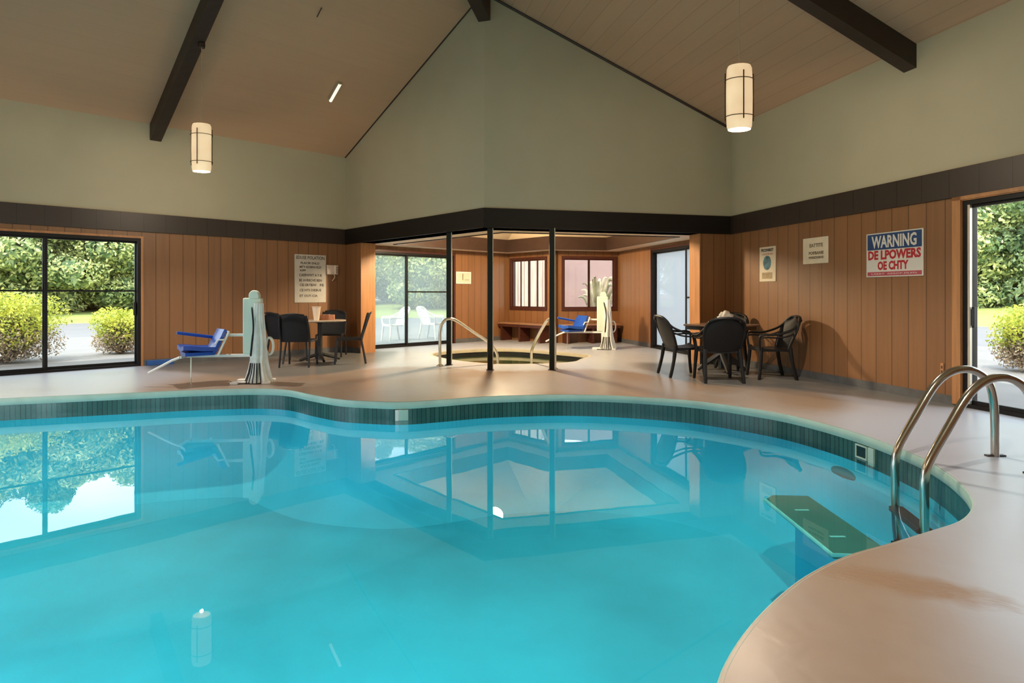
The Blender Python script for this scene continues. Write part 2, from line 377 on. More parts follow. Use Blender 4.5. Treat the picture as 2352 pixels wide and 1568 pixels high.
    b = N(t, 'ShaderNodeBump', Strength=.12, Distance=.01); t.links.new(math_(t, 'ADD', n3.outputs['Fac'], math_(t, 'MULTIPLY', math_(t, 'MULTIPLY', wp.outputs[0], ns.outputs['Fac']), 4.0)), b.inputs['Height']); t.links.new(b.outputs[0], p.inputs['Normal'])
    return m
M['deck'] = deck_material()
def tile_material():
    m, t, p = new_mat('dark green waterline tile'); p.inputs['Roughness'].default_value = .25
    uv = N(t, 'ShaderNodeUVMap'); sx = N(t, 'ShaderNodeSeparateXYZ'); t.links.new(uv.outputs[0], sx.inputs[0])
    u = math_(t, 'DIVIDE', sx.outputs[0], .052); fr = math_(t, 'FRACT', u); idx = math_(t, 'FLOOR', u)
    v = math_(t, 'FRACT', math_(t, 'ADD', sx.outputs[1], .02)); 
    wn = N(t, 'ShaderNodeTexWhiteNoise', _noise_dimensions='1D'); t.links.new(idx, wn.inputs['W'])
    g = math_(t, 'LESS_THAN', fr, .14)
    r = N(t, 'ShaderNodeValToRGB'); e = r.color_ramp.elements; e[0].color = (.010, .052, .046, 1); e[1].color = (.045, .125, .105, 1)
    n = N(t, 'ShaderNodeTexNoise', Scale=40.0, Detail=3.0); t.links.new(uv.outputs[0], n.inputs['Vector'])
    t.links.new(math_(t, 'ADD', math_(t, 'MULTIPLY', wn.outputs['Value'], .55), math_(t, 'MULTIPLY', n.outputs['Fac'], .45)), r.inputs['Fac'])
    mx = N(t, 'ShaderNodeMix', _data_type='RGBA'); t.links.new(g, mx.inputs['Factor']); t.links.new(r.outputs[0], mx.inputs[6]); mx.inputs[7].default_value = (.006, .018, .018, 1)
    t.links.new(mx.outputs[2], p.inputs['Base Color']); return m
M['tile'] = tile_material()

# ------------------------------------------------------------------ plan of the building (metres)
def V2(x, y): return Vector((x, y))
uL = V2(.72191, .69198); ul = V2(.69198, -.72191)      # along left wall (away), along left return wall (towards the middle corner)
ur = V2(.97119, .23832); uR = V2(-.23832, .97119)      # along right return wall, along right wall (away)
C1 = V2(-3.5525, 12.7584); C2 = V2(-.4388, 9.5100); C3 = V2(3.8738, 10.5683)
O = V2(-1.59, 5.54)                                     # centre of the six-sided hall
AP = 6.56; EAVE = 4.13; SL = .42
BL = C1 + uL * 4.79; B2 = BL + ul * 1.642; BR = B2 + ur * ((C3 - B2).dot(ur))
FT, FB = 2.588, 2.275                                   # fascia top and bottom
NAZ = [math.radians(16.2 + 60 * k) for k in range(6)]
nrm = [V2(math.sin(a), math.cos(a)) for a in NAZ]
def roof_z(x, y, k=None):
    P = V2(x, y) - O
    z = [EAVE + SL * (AP - nrm[i].dot(P)) for i in range(6)]
    z = z[1:] if k is None else z
    return min(z) if k is None else z[k]
def frame_mat(P, d, out):    # local x along d, local y = outward normal, z up
    m = Matrix.Identity(4)
    m.col[0] = (d.x, d.y, 0, 0); m.col[1] = (out.x, out.y, 0, 0); m.col[2] = (0, 0, 1, 0); m.col[3] = (P.x, P.y, 0, 1)
    return m
nL = V2(-ul.x, -ul.y); nR = V2(ur.x, ur.y)
FL = frame_mat(C1, uL, nL)                # left wall frame: x = t (0 at far corner, negative towards camera)
FR = frame_mat(C3, uR, nR)                # right wall frame: x positive away from the camera
Fl = frame_mat(C1, ul, uL)                # left return (outward = away)
Fr = frame_mat(C2, ur, uR)
HS = 3.79; TH = .20
def wall(name, F, spans, mats, th=TH, parent=None):
    """spans = (x0,x1,z0,z1,material index) boxes behind the inner face y=0"""
    b = MB()
    for x0, x1, z0, z1, mi in spans: b.box(x0, x1, 0, th, z0, z1, mi)
    o = b.build(name, mats, parent); o.matrix_world = F
    if parent is None: o['kind'] = 'structure'
    return o
def place(o, F): o.matrix_world = F; return o
Lx0, Lx1 = -7.37, 4.79
# left wall: sliding window -6.36..-3.80, steamed door .62..2.92 beyond the return wall
W1a, W1b, WT = -6.36, -3.80, 2.16
D1a, D1b, DT = .66, 2.92, 2.17
wall('wall_left', FL, [(Lx0, W1a, 0, FB, 0), (W1a, W1b, WT, FB, 0), (W1b, D1a, 0, FB, 0), (D1a, D1b, DT, FB, 0), (D1b, Lx1, 0, FB, 0),
     (Lx0, 0.0, FB, EAVE + .03, 1), (0.0, Lx1, FB, 3.6, 0)], [M['panel_left'], M['paint']])
Rx0, Rx1 = -7.37, (BR - C3).dot(uR)
W2a, W2b = -6.75, -4.226
D2a, D2b = .95, 3.01
wall('wall_right', FR, [(Rx0, W2a, 0, FB, 0), (W2a, W2b, 2.225, FB, 0), (W2b, D2a, 0, FB, 0), (D2a, D2b, 2.2, FB, 0), (D2b, Rx1, 0, FB, 0),
     (Rx0, 0.0, FB, EAVE + .03, 1), (0.0, Rx1, FB, 3.6, 0)], [M['panel_right'], M['paint']])
# return walls: gables over the openings to the spa room
LEN = (C2 - C1).length; LENr = (C3 - C2).length; RT = .325
def gable(name, F, length, rise_right, stub, pm):
    b = MB()
    if rise_right: poly = [(0, FB), (length, FB), (length, EAVE + SL * length + .03), (0, EAVE + .03)]
    else: poly = [(0, FB), (length, FB), (length, EAVE + .03), (0, EAVE + SL * length + .03)]
    v = [(x, 0, z) for x, z in poly] + [(x, RT, z) for x, z in poly]
    b.add(v, [(0, 1, 2, 3), (7, 6, 5, 4), (0, 4, 5, 1), (1, 5, 6, 2), (2, 6, 7, 3), (3, 7, 4, 0)], 1)
    b.box(stub[0], stub[1], 0, RT, 0, FB, 0)
    if rise_right: b.box(stub[1], stub[1] + .012, 0.0, RT + .012, 0, FB, 2)
    else: b.box(stub[0] - .012, stub[0], 0.0, RT + .012, 0, FB, 2)
    o = b.build(name, [pm, M['paint'], M['jamb']]); o.matrix_world = F; o['kind'] = 'structure'
gable('wall_return_left', Fl, LEN, True, (0, .63), M['panel_left'])
gable('wall_return_right', Fr, LENr, False, (3.835, LENr), M['panel_right'])
# walls of the spa room end
Fb1 = frame_mat(BL, ul, uL); Fb2 = frame_mat(B2, ur, uR)
l1 = 1.642; l2 = (BR - B2).length
Wc = (.07, 1.42); Wd = (.20, 1.72); WZ = (.80, 2.17)
wall('wall_spa_left', Fb1, [(-.2, Wc[0], 0, 3.6, 0), (Wc[0], Wc[1], 0, WZ[0], 0), (Wc[0], Wc[1], WZ[1], 3.6, 0), (Wc[1], l1 + .06, 0, 3.6, 0)], [M['panel_left']])
Wd = (.20, min(1.72, l2 - .04))
wall('wall_spa_right', Fb2, [(0, Wd[0], 0, 3.6, 0), (Wd[0], Wd[1], 0, WZ[0], 0), (Wd[0], Wd[1], WZ[1], 3.6, 0), (Wd[1], l2 + .2, 0, 3.6, 0)], [M['panel_right']])
# three rear walls behind the camera, the left one with an opening added for daylight
for k, nm in ((2, 'wall_rear_right'), (3, 'wall_rear'), (4, 'wall_rear_left')):
    n_ = nrm[k]; d = V2(-n_.y, n_.x) if False else V2(n_.y, -n_.x); P = O + n_ * AP
    F = frame_mat(P, d, n_); hs = 3.787
    sp = [(-hs, -1.9, 0, FB, 0), (1.9, hs, 0, FB, 0), (-1.9, 1.9, 2.15, FB, 0), (-hs, hs, FB, EAVE + .03, 1), (-1.9, 1.9, 0, .06, 0), (-.05, .05, 0, 2.15, 0)]
    if k in (2, 3): sp = [(-hs, hs, 0, FB, 0), (-hs, hs, FB, EAVE + .03, 1)]
    wall(nm, F, sp, [M['panel_left'], M['paint']])
# ------------------------------------------------------------------ roof: five planes and the ridge down to the middle corner
def roof_plane(name, k, pts, m, th=.12):
    n_ = nrm[k]; d = V2(n_.y, -n_.x)
    F = Matrix.Identity(4); a = math.atan(SL)
    xax = Vector((d.x, d.y, 0)); yax = Vector((-n_.x * math.cos(a), -n_.y * math.cos(a), math.sin(a))); zax = xax.cross(yax)
    if zax.z < 0: xax = -xax; zax = xax.cross(yax)
    E0 = O + n_ * AP; o3 = Vector((E0.x, E0.y, EAVE))
    for i, ax in enumerate((xax, yax, zax)): F.col[i] = (*ax, 0)
    F.col[3] = (*o3, 1); Fi = F.inverted()
    L = []
    for p in pts:
        z = EAVE + SL * (AP - n_.dot(V2(*p) - O)); q = Fi @ Vector((p[0], p[1], z)); L.append((q.x, q.y))
    b = MB(); b.prism(L, 0, th); o = b.build(name, m); o.matrix_world = F; o['kind'] = 'structure'; return o
def hexv(i, ap): a = NAZ[i] + PI / 6; r = ap / math.cos(PI / 6); return V2(O.x + r * math.sin(a), O.y + r * math.cos(a))
OV = AP + .9
# k=5 is the left wall's plane (azimuth -43.8), k=1 the right wall's
roof_plane('ceiling_left', 5, [tuple(O), tuple(hexv(4, OV)), tuple(C1 + nL * .9 + uL * .0), tuple(C1), tuple(C2)], M['ceil_l'])
roof_plane('ceiling_right', 1, [tuple(O), tuple(C2), tuple(C3), tuple(C3 + nR * .9), tuple(hexv(1, OV))], M['ceil_r'])
for k in (2, 3, 4): roof_plane('ceiling_rear', k, [tuple(O), tuple(hexv(k - 1, OV)), tuple(hexv(k, OV))], M['ceil_l'])

# ------------------------------------------------------------------ deck with the pool and spa openings
pool_ctrl = [(-7.02,6.15),(-6.72,6.62),(-6.00,6.965),(-5.50,7.13),(-4.60,7.42),(-3.95,7.62),(-3.30,7.71),(-2.85,7.60),(-2.42,7.24),(-1.98,6.92),
  (-1.55,6.79),(-1.22,6.76),(-.83,6.90),(-.38,7.10),(.12,7.21),(.61,7.26),(1.13,7.20),(1.63,7.04),(2.06,6.83),(2.44,6.49),(2.76,6.08),(2.95,5.60),(3.05,5.07),
  (3.06,4.52),(3.00,4.185),(2.905,3.89),(2.79,3.64),(2.64,3.42),(2.42,3.22),(2.14,3.07),(1.86,2.93),(1.57,2.79),(1.28,2.59),(1.04,2.37),(.84,2.15),(.68,1.93),(.50,1.62),(.10,1.30),(-.6,1.10),(-2.0,1.2),(-4.0,1.9),(-5.6,3.1),(-6.7,4.6)]
pool = [(p.x, p.y) for p in spline([(x, y, 0) for x, y in pool_ctrl], 5, True)]
spa_ctrl = [(-1.62,12.15),(-1.40,12.72),(-.95,13.10),(-.40,13.32),(.20,13.20),(.85,12.65),(1.40,12.10),(1.52,11.75),(1.30,11.25),(1.10,10.78),(.55,10.50),(-.20,10.42),(-.60,10.62),(-1.02,11.00),(-1.40,11.55)]
spa = [(p.x, p.y) for p in spline([(x, y, 0) for x, y in spa_ctrl], 4, True)]
outer = [tuple(hexv(1, AP + .12)), tuple(hexv(2, AP + .12)), tuple(hexv(3, AP + .12)), tuple(hexv(4, AP + .12)), tuple(BL + nL * .12 + uL * .12), tuple(B2 + V2(.03, .12)), tuple(BR + nR * .12 + uR * .12)]
def filled(name, loops, z, mats, th=0):
    bm = bmesh.new(); ed = []
    for lp in loops:
        vv = [bm.verts.new((x, y, z)) for x, y in lp]
        ed += [bm.edges.new((vv[i], vv[(i + 1) % len(vv)])) for i in range(len(vv))]
    bmesh.ops.triangle_fill(bm, edges=ed, use_beauty=True, use_dissolve=False)
    for f in bm.faces:
        if f.normal.z < 0: f.normal_flip()
    me = bpy.data.meshes.new(name); bm.to_mesh(me); bm.free(); me.materials.append(mats)
    o = bpy.data.objects.new(name, me); C.objects.link(o); return o
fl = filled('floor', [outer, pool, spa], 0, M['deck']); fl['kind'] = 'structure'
def offset(loop, d):
    n = len(loop); out = []
    for i in range(n):
        a = V2(*loop[i - 1]); b = V2(*loop[(i + 1) % n]); t = (b - a).normalized(); out.append((loop[i][0] + t.y * d, loop[i][1] - t.x * d))
    return out
def area(l): return sum(l[i-1][0] * l[i][1] - l[i][0] * l[i-1][1] for i in range(len(l))) / 2
SGN = 1 if area(pool) > 0 else -1        # offset() with +d moves outward on a ccw loop
SGS = 1 if area(spa) > 0 else -1
def ribbon(name, loop, prof, m, parent=None, sg=1, ring=False):
    """prof: list of (outward offset, z)"""
    loops = [[(x, y, z) for x, y in offset(loop, d * sg)] for d, z in prof]; n = len(loop); b = MB()
    v = [p for l in loops for p in l]; f = []; k = len(prof)
    for i in range(k if ring else k - 1):
        i2 = (i + 1) % k
        for j in range(n): f.append((i*n+j, i*n+(j+1) % n, i2*n+(j+1) % n, i2*n+j))
    b.add(v, f); o = b.build(name, m, parent, smooth=True)
    me = o.data; uvl = me.uv_layers.new(name='UVMap'); cum = [0]
    for j in range(n): cum.append(cum[-1] + (V2(*loop[j]) - V2(*loop[(j + 1) % n])).length)
    for poly in me.polygons:
        js = [me.loops[li].vertex_index % n for li in poly.loop_indices]
        wrap = (0 in js and n - 1 in js)
        for li in poly.loop_indices:
            vi = me.loops[li].vertex_index; j = vi % n
            uvl.data[li].uv = (cum[n] if (wrap and j == 0) else cum[j], prof[vi // n][1])
    return o
WZ_ = -.212
r_ = ribbon('trim_1', pool, [(.012, .0006), (-.006, -.004), (-.012, -.03), (-.012, -.06), (-.004, -.082), (.02, -.084), (.02, -.02)], M['coping'], sg=SGN, ring=True); r_['kind'] = 'structure'; tag(r_, 'pale green pool coping edge', 'coping'); 
del r_['label'], r_['category']
r_ = ribbon('trim_2', pool, [(.004, -.075), (.004, -.262)], M['tile'], sg=SGN); r_['kind'] = 'structure'
# pool shell
bm_ = MB(); n_ = len(pool); rings = [(0.004, -.262), (-.012, -.42), (-.06, -.66), (-.16, -.88), (-.30, -1.05), (-.46, -1.15), (-.60, -1.2)]
v = []
for d, z in rings: v += [(x, y, z) for x, y in offset(pool, d * SGN)]
f = [(i*n_+j, i*n_+(j+1) % n_, (i+1)*n_+(j+1) % n_, (i+1)*n_+j) for i in range(len(rings) - 1) for j in range(n_)]
bm_.add(v, f); sh = bm_.build('pool_basin', M['liner'], smooth=True); sh['kind'] = 'structure'
pf = filled('pool_bottom', [offset(pool, -.6 * SGN)], -1.2, M['liner']); pf['kind'] = 'structure'
wt = filled('pool_water', [offset(pool, 0.003 * SGN)], WZ_, M['water']); tag(wt, 'still turquoise water filling the curved swimming pool', 'water', kind='stuff')
r_ = ribbon('trim_3', spa, [(.05, .0006), (.01, .0006), (-.008, -.004), (-.012, -.03), (-.012, -.065), (.02, -.07), (.05, -.02)], M['spacoping'], sg=SGS, ring=True); r_['kind'] = 'structure'
r_ = ribbon('trim_4', spa, [(.004, -.05), (.004, -.17)], M['spatile'], sg=SGS); r_['kind'] = 'structure'
bm_ = MB(); n_ = len(spa); v = []
for d, z in [(.004, -.17), (0, -.45), (-.35, -.46), (-.37, -.95)]: v += [(x, y, z) for x, y in offset(spa, d * SGS)]
f = [(i*n_+j, i*n_+(j+1) % n_, (i+1)*n_+(j+1) % n_, (i+1)*n_+j) for i in range(3) for j in range(n_)]
bm_.add(v, f); sh = bm_.build('spa_basin', M['spaliner'], smooth=True); sh['kind'] = 'structure'
pf = filled('spa_bottom', [offset(spa, -.37 * SGS)], -.95, M['spaliner']); pf['kind'] = 'structure'
wt = filled('spa_water', [offset(spa, .003 * SGS)], -.13, M['spawater']); tag(wt, 'murky grey green water in the sunken spa behind the posts', 'water', kind='stuff')

# ------------------------------------------------------------------ fascias, baseboards, trims
tn = [5]
def trim(F, spans, mt, name=None, y0=-.035, y1=0.0, bev=0):
    b = MB()
    for s in spans: b.box(s[0], s[1], y0, y1, s[2], s[3])
    o = b.build(name or 'trim_%d' % tn[0], mt, bevel=bev); tn[0] += 0 if name else 1
    o.matrix_world = F; o['kind'] = 'structure'; return o
trim(FL, [(Lx0, 0, FB, FT)], M['fascia']); trim(FR, [(Rx0, 0, FB, FT)], M['fascia'])
trim(Fl, [(-.0, LEN + .02, FB, FT)], M['fascia_plain'], y1=RT + .03); trim(Fr, [(-.02, LENr, FB, FT)], M['fascia_plain'], y1=RT + .03)
trim(FL, [(Lx0, W1a, 0, .1), (W1b, 0, 0, .1)], M['base'], 'baseboard_left', -.015)
trim(FL, [(D1b + .05, Lx1, 0, .1)], M['base'], 'baseboard_spa_left', -.015)
trim(FR, [(Rx0, W2a, 0, .1), (W2b, 0, 0, .1)], M['base'], 'baseboard_right', -.015)
trim(FR, [(D2b + .05, Rx1, 0, .1), (.33, D2a - .02, 0, .1)], M['base'], 'baseboard_spa_right', -.015)
trim(Fl, [(0, .645, 0, .1)], M['base'], 'baseboard_return_left', -.015); trim(Fr, [(3.82, LENr, 0, .1)], M['base'], 'baseboard_return_right', -.015)
# rake trims under the roof where it meets the walls (thin dark line)
b = MB(); b.tube([(0, -.012, EAVE), (LEN, -.012, EAVE + SL * LEN)], .016, 6); o = b.build('trim_%d' % tn[0], M['beam']); tn[0] += 1; o.matrix_world = Fl; o['kind'] = 'structure'
b = MB(); b.tube([(0, -.012, EAVE + SL * LENr), (LENr, -.012, EAVE)], .02, 6); o = b.build('trim_%d' % tn[0], M['beam']); tn[0] += 1; o.matrix_world = Fr; o['kind'] = 'structure'
# spa room ceiling: flat cream soffit ring, brown ring fascia, raised tan hipped ceiling
core = [C1 + uL * RT, C2 + V2(.10, .34), C3 + uR * RT, BR, B2, BL]
core = [tuple(p) for p in core]
def inset(poly, d):
    n = len(poly); out = []; ar = area(poly)
    for i in range(n):
        p0, p1, p2 = V2(*poly[i-1]), V2(*poly[i]), V2(*poly[(i+1) % n])
        e1 = (p1 - p0).normalized(); e2 = (p2 - p1).normalized(); s = 1 if ar > 0 else -1
        n1 = V2(-e1.y, e1.x) * s; n2 = V2(-e2.y, e2.x) * s
        q = (n1 + n2); q = q / (1 + n1.dot(n2)); out.append((p1.x + q.x * d, p1.y + q.y * d))
    return out
ring = inset(core, .52)
sof = filled('ceiling_spa_soffit', [core, ring], 2.30, M['soffit']); sof['kind'] = 'structure'
rin = inset(core, .56)
b = MB(); n_ = len(ring)
v = [(x, y, 2.285) for x, y in ring] + [(x, y, 2.285) for x, y in rin] + [(x, y, 2.60) for x, y in ring] + [(x, y, 2.60) for x, y in rin]
f = []
for j in range(n_):
    k = (j + 1) % n_
    f += [(j, k, n_+k, n_+j), (n_+j, n_+k, 3*n_+k, 3*n_+j), (j, 2*n_+j, 2*n_+k, k), (2*n_+j, 3*n_+j, 3*n_+k, 2*n_+k)]
b.add(v, f); o = b.build('trim_%d' % tn[0], mat('red brown ring fascia', (.034, .015, .008), .45, var=.15)); tn[0] += 1; o['kind'] = 'structure'
cx_ = sum(p[0] for p in ring) / n_; cy_ = sum(p[1] for p in ring) / n_
b = MB(); b.add([(x, y, 2.59) for x, y in ring] + [(cx_, cy_, 3.5)], [(j, (j + 1) % n_, n_) for j in range(n_)])
o = b.build('ceiling_spa', mat('tan raised ceiling', (.62, .47, .30), .6, var=.05, scale=2)); o['kind'] = 'structure'
lid = [tuple(C1 + nL * .2 + uL * .1), tuple(C2 + V2(.05, .16)), tuple(C3 + nR * .2 + uR * .1), tuple(BR + V2(.5, .3)), tuple(B2 + V2(0, .3)), tuple(BL + V2(-.3, .3))]
o = filled('ceiling_spa_roof', [lid], 3.60, M['fascia_plain']); o['kind'] = 'structure'

# ------------------------------------------------------------------ roof beams
def rafter(k, s0, s1, w_=.17, d_=.28):
    n_ = nrm[k]; P0 = O + n_ * (AP - s0); P1 = O + n_ * (AP - s1)
    xa = Vector((-n_.x, -n_.y, 0)); side = Vector((n_.y, -n_.x, 0)) * w_ / 2
    def z(s): return EAVE + SL * s
    v = []
    for P, s in ((P0, s0), (P1, s1)):
        for sg in (-1, 1):
            for dz in (-d_, 0.01): v.append(Vector((P.x, P.y, z(s) + dz)) + side * sg)
    b = MB(); b.add(v, [(0,1,3,2),(4,6,7,5),(0,4,5,1),(2,3,7,6),(0,2,6,4),(1,5,7,3)])
    return b.build('ceiling_beam', M['beam'])
lbl = {5: 'dark stained roof beam above the left wall and window', 1: 'dark stained roof beam above the warning sign wall'}
for k in (5, 1):
    o = rafter(k, .0, AP - .15); tag(o, lbl[k], 'beam', 'roof beams rising to the peak')
dR = (O - C2).normalized(); sd = V2(dR.y, -dR.x)
zc = EAVE + SL * LEN; Lr = (O - C2).length
b = MB(); v = []
for s in (-.0, Lr):
    P = C2 + dR * s
    for sg in (-1, 1):
        q = P + sd * sg * .10; zt = zc + .21 * s
        v += [(q.x, q.y, zt - .46), (q.x, q.y, zt - .02)]
b.add(v, [(0,1,3,2),(4,6,7,5),(0,4,5,1),(2,3,7,6),(0,2,6,4),(1,5,7,3)])
o = b.build('ceiling_beam', M['beam']); tag(o, 'dark ridge beam ending at the top of the middle corner', 'beam', 'roof beams rising to the peak')

# ------------------------------------------------------------------ sliding windows and doors
def rect_frame(b, x0, x1, z0, z1, w_, y0, y1, mi=0, wb=None, wt_=None):
    wb = wb or w_; wt_ = wt_ or w_
    b.box(x0, x1, y0, y1, z0, z0 + wb, mi); b.box(x0, x1, y0, y1, z1 - wt_, z1, mi)
    b.box(x0, x0 + w_, y0, y1, z0 + wb, z1 - wt_, mi); b.box(x1 - w_, x1, y0, y1, z0 + wb, z1 - wt_, mi)
def slider(name, F, x0, x1, top, split, glass, panels, outerm, railz, trimw=.05, handle=None, trimm=None):
    root = empty(name); root.matrix_world = F; root['kind'] = 'structure'
    b = MB(); rect_frame(b, x0, x1, 0, top, .05, .0, .13, wb=.035); b.build('door_frame', outerm, root)
    if trimm:
        b = MB(); rect_frame(b, x0 - trimw, x1 + trimw, -.05, top + trimw, trimw, -.018, .0); b.build('door_trim', trimm, root)
    for i, (a, c, y) in enumerate(panels):
        b = MB(); rect_frame(b, a, c, .03, top - .04, .042, y, y + .035, wb=.05, wt_=.04)
        if railz and railz[i]: b.box(a + .04, c - .04, y + .003, y + .030, railz[i] - .014, railz[i] + .014)
        s = b.build('sliding_panel', M['black'], root)
        g = MB(); g.box(a + .03, c - .03, y + .014, y + .020, .06, top - .07); g.build('glass_pane', glass[i], s)
        if handle is not None and handle[0] == i:
            h = MB(); hx = handle[1]; h.box(hx - .015, hx + .015, y - .03, y, .86, 1.08); h.box(hx - .01, hx + .01, y - .045, y - .028, .88, 1.06); h.build('handle', M['greychrome'], s)
    return root
slider('door_1', FL, W1a, W1b, WT, None, [M['glass'], M['glass']], [(W1a + .03, -5.05, .035), (-5.11, W1b - .03, .075)], M['black'], (1.27, 1.27), .035, handle=(1, -3.88), trimm=M['jamb'])
slider('door_2', FL, D1a, D1b, DT, None, [M['hazeglass'], M['hazeglass']], [(D1a + .02, 1.60, .075), (1.56, D1b - .03, .035)], M['black'], (None, 1.27), .05, trimm=M['redframe'])
slider('door_3', FR, W2a, W2b, 2.225, None, [M['glass'], M['glass']], [(W2a + .03, -5.45, .075), (-5.50, W2b - .03, .035)], M['black'], (None, None), .05, handle=(1, -4.33), trimm=M['jamb'])
slider('door_4', FR, D2a, D2b, 2.2, None, [M['milkglass'], M['milkglass']], [(D2a + .03, 1.62, .035), (1.58, D2b - .03, .075)], M['black'], (1.15, None), .04, trimm=M['redframe'])
# pale aluminium jamb strip inside the right-hand door
b = MB(); b.box(W2b - .075, W2b - .045, -.0, .03, .04, 2.18); b.build('jamb_strip', M['alu'], bpy.data.objects['door_3'])
b = MB(); b.box(W2b + .005, W2b + .10, -.032, -.0, .02, 2.28); b.box(W2a - .1, W2b + .10, -.032, 0, 2.235, 2.275); b.build('door_casing', M['jamb'], bpy.data.objects['door_3'])
def casement(name, F, x0, x1, z0, z1, bars):
    root = empty(name); root.matrix_world = F; root['kind'] = 'structure'
    b = MB(); rect_frame(b, x0, x1, z0, z1, .065, -.03, .12); b.build('window_frame', M['redframe'], root)
    mid = (x0 + x1) / 2
    for a, c in ((x0 + .05, mid + .02), (mid - .02, x1 - .05)):
        b = MB(); rect_frame(b, a, c, z0 + .05, z1 - .05, .045, .02, .06)
        if bars: b.box((a + c) / 2 - .014, (a + c) / 2 + .014, .025, .055, z0 + .07, z1 - .07)
        s = b.build('sash', M['redframe'], root)
        g = MB(); g.box(a + .03, c - .03, .035, .04, z0 + .08, z1 - .08); g.build('glass_pane', M['glass'], s)
casement('window_1', Fb1, Wc[0], Wc[1], WZ[0], WZ[1], True)
casement('window_2', Fb2, Wd[0], Wd[1], WZ[0], WZ[1], False)

# ------------------------------------------------------------------ posts
pl = {0: 'dark square post at the middle corner of the spa room opening', 1: 'dark post left of the corner post by the spa handrail', 2: 'dark post right of the corner post beside the right spa handrail'}
def make_post():
    t = empty('support_post')
    b = MB(); b.box(-.04, .04, -.04, .04, .004, FB); b.build('post_shaft', M['post'], t, bevel=.006)
    b = MB(); b.box(.0405, .052, -.03, .03, .004, FB); b.build('edge_strip', M['postedge'], t)
    b = MB(); b.box(-.06, .065, -.06, .06, .0, .008); b.build('base_plate', M['greychrome'], t)
    return t
p0 = make_post(); p0.location = (-.355, 9.60, 0); p0.rotation_euler.z = .1
tag(p0, pl[0], 'post', 'posts under the dark beam')
for i, (x, y, rz) in ((1, (-1.085, 10.27, -.0)), (2, (.640, 9.60, .0))):
    q = copy_tree(p0); q.location = (x, y, 0); q.rotation_euler.z = rz; tag(q, pl[i], 'post', 'posts under the dark beam')

# ------------------------------------------------------------------ spa handrails
def rail(name, pts, r, mt, label, cat, group=None, flanges=(), sub=10):
    t = empty(name, pts[0]); o3 = Vector(pts[0])
    b = MB(); b.tube([p - o3 for p in spline(pts, sub)], r, 14); b.build('rail_tube', mt, t, smooth=True)
    for q in flanges:
        b = MB(); b.lathe([(r, .03), (r * 1.5, .022), (r * 2.3, .008), (r * 2.4, 0), (r, 0)], 20, M=Matrix.Translation(Vector(q) - o3)); b.build('floor_flange', mt, t, smooth=True)
    return tag(t, label, cat, group)
rail('spa_handrail', [(-1.225,10.15,0),(-1.225,10.15,.35),(-1.22,10.16,.62),(-1.16,10.19,.755),(-1.06,10.22,.795),(-.93,10.27,.745),(-.66,10.38,.55),(-.40,10.49,.36),(-.285,10.55,.20),(-.25,10.56,.03),(-.245,10.56,-.55)], .025, M['steel_cream'], 'steel spa handrail sloping down past the left post', 'handrail', 'spa handrails', [(-1.225,10.15,0)])
rail('spa_handrail', [(.695,9.70,0),(.695,9.70,.4),(.69,9.72,.66),(.665,9.76,.775),(.62,9.86,.80),(.565,9.98,.74),(.45,10.25,.50),(.365,10.50,.28),(.345,10.56,.17),(.345,10.57,0),(.345,10.57,-.55)], .025, M['steel_cream'], 'steel spa handrail rising to the right hand post', 'handrail', 'spa handrails', [(.695,9.70,0)])

# ------------------------------------------------------------------ pool ladder
def ladder():
    t = empty('pool_ladder', (3.64, 4.5, 0)); o3 = Vector((3.64, 4.5, 0))
    base = [(3.64,4.50,0),(3.637,4.499,.22),(3.625,4.497,.42),(3.58,4.49,.56),(3.49,4.485,.635),(3.38,4.48,.655),(3.26,4.475,.62),(3.15,4.47,.52),(3.02,4.465,.31),(2.90,4.462,.10),(2.862,4.46,-.02),(2.86,4.46,-.20),(2.87,4.46,-.55),(2.93,4.46,-.85),(2.965,4.46,-.95)]
    for dx, dy in ((0, 0), (-.085, -.44)):
        b = MB(); b.tube([p + Vector((dx, dy, 0)) - o3 for p in spline(base, 8)], .028, 16); b.build('side_rail', M['steel'], t, smooth=True)
        b = MB(); b.prism([(-.07, -.018), (.07, -.018), (.07, .018), (-.07, .018)], .0, .01, M=Matrix.Translation(Vector((3.64 + dx, 4.5 + dy, 0)) - o3)); b.build('base_plate', M['beam'], t)
    for z in (-.38, -.64, -.88):
        x = 2.865 if z > -.5 else (2.88 if z > -.7 else 2.93)
        b = MB(); Mx = Matrix.Translation(Vector((x, 4.46, z)) - o3) @ Matrix.Rotation(math.atan2(-.44, -.085), 4, 'Z')
        b.box(0, .448, -.05, .05, -.02, .02, M=Mx); b.build('tread', M['greychrome'], t, bevel=.008)
    return tag(t, 'curved stainless steel pool ladder at the right end of the pool', 'ladder')
ladder()

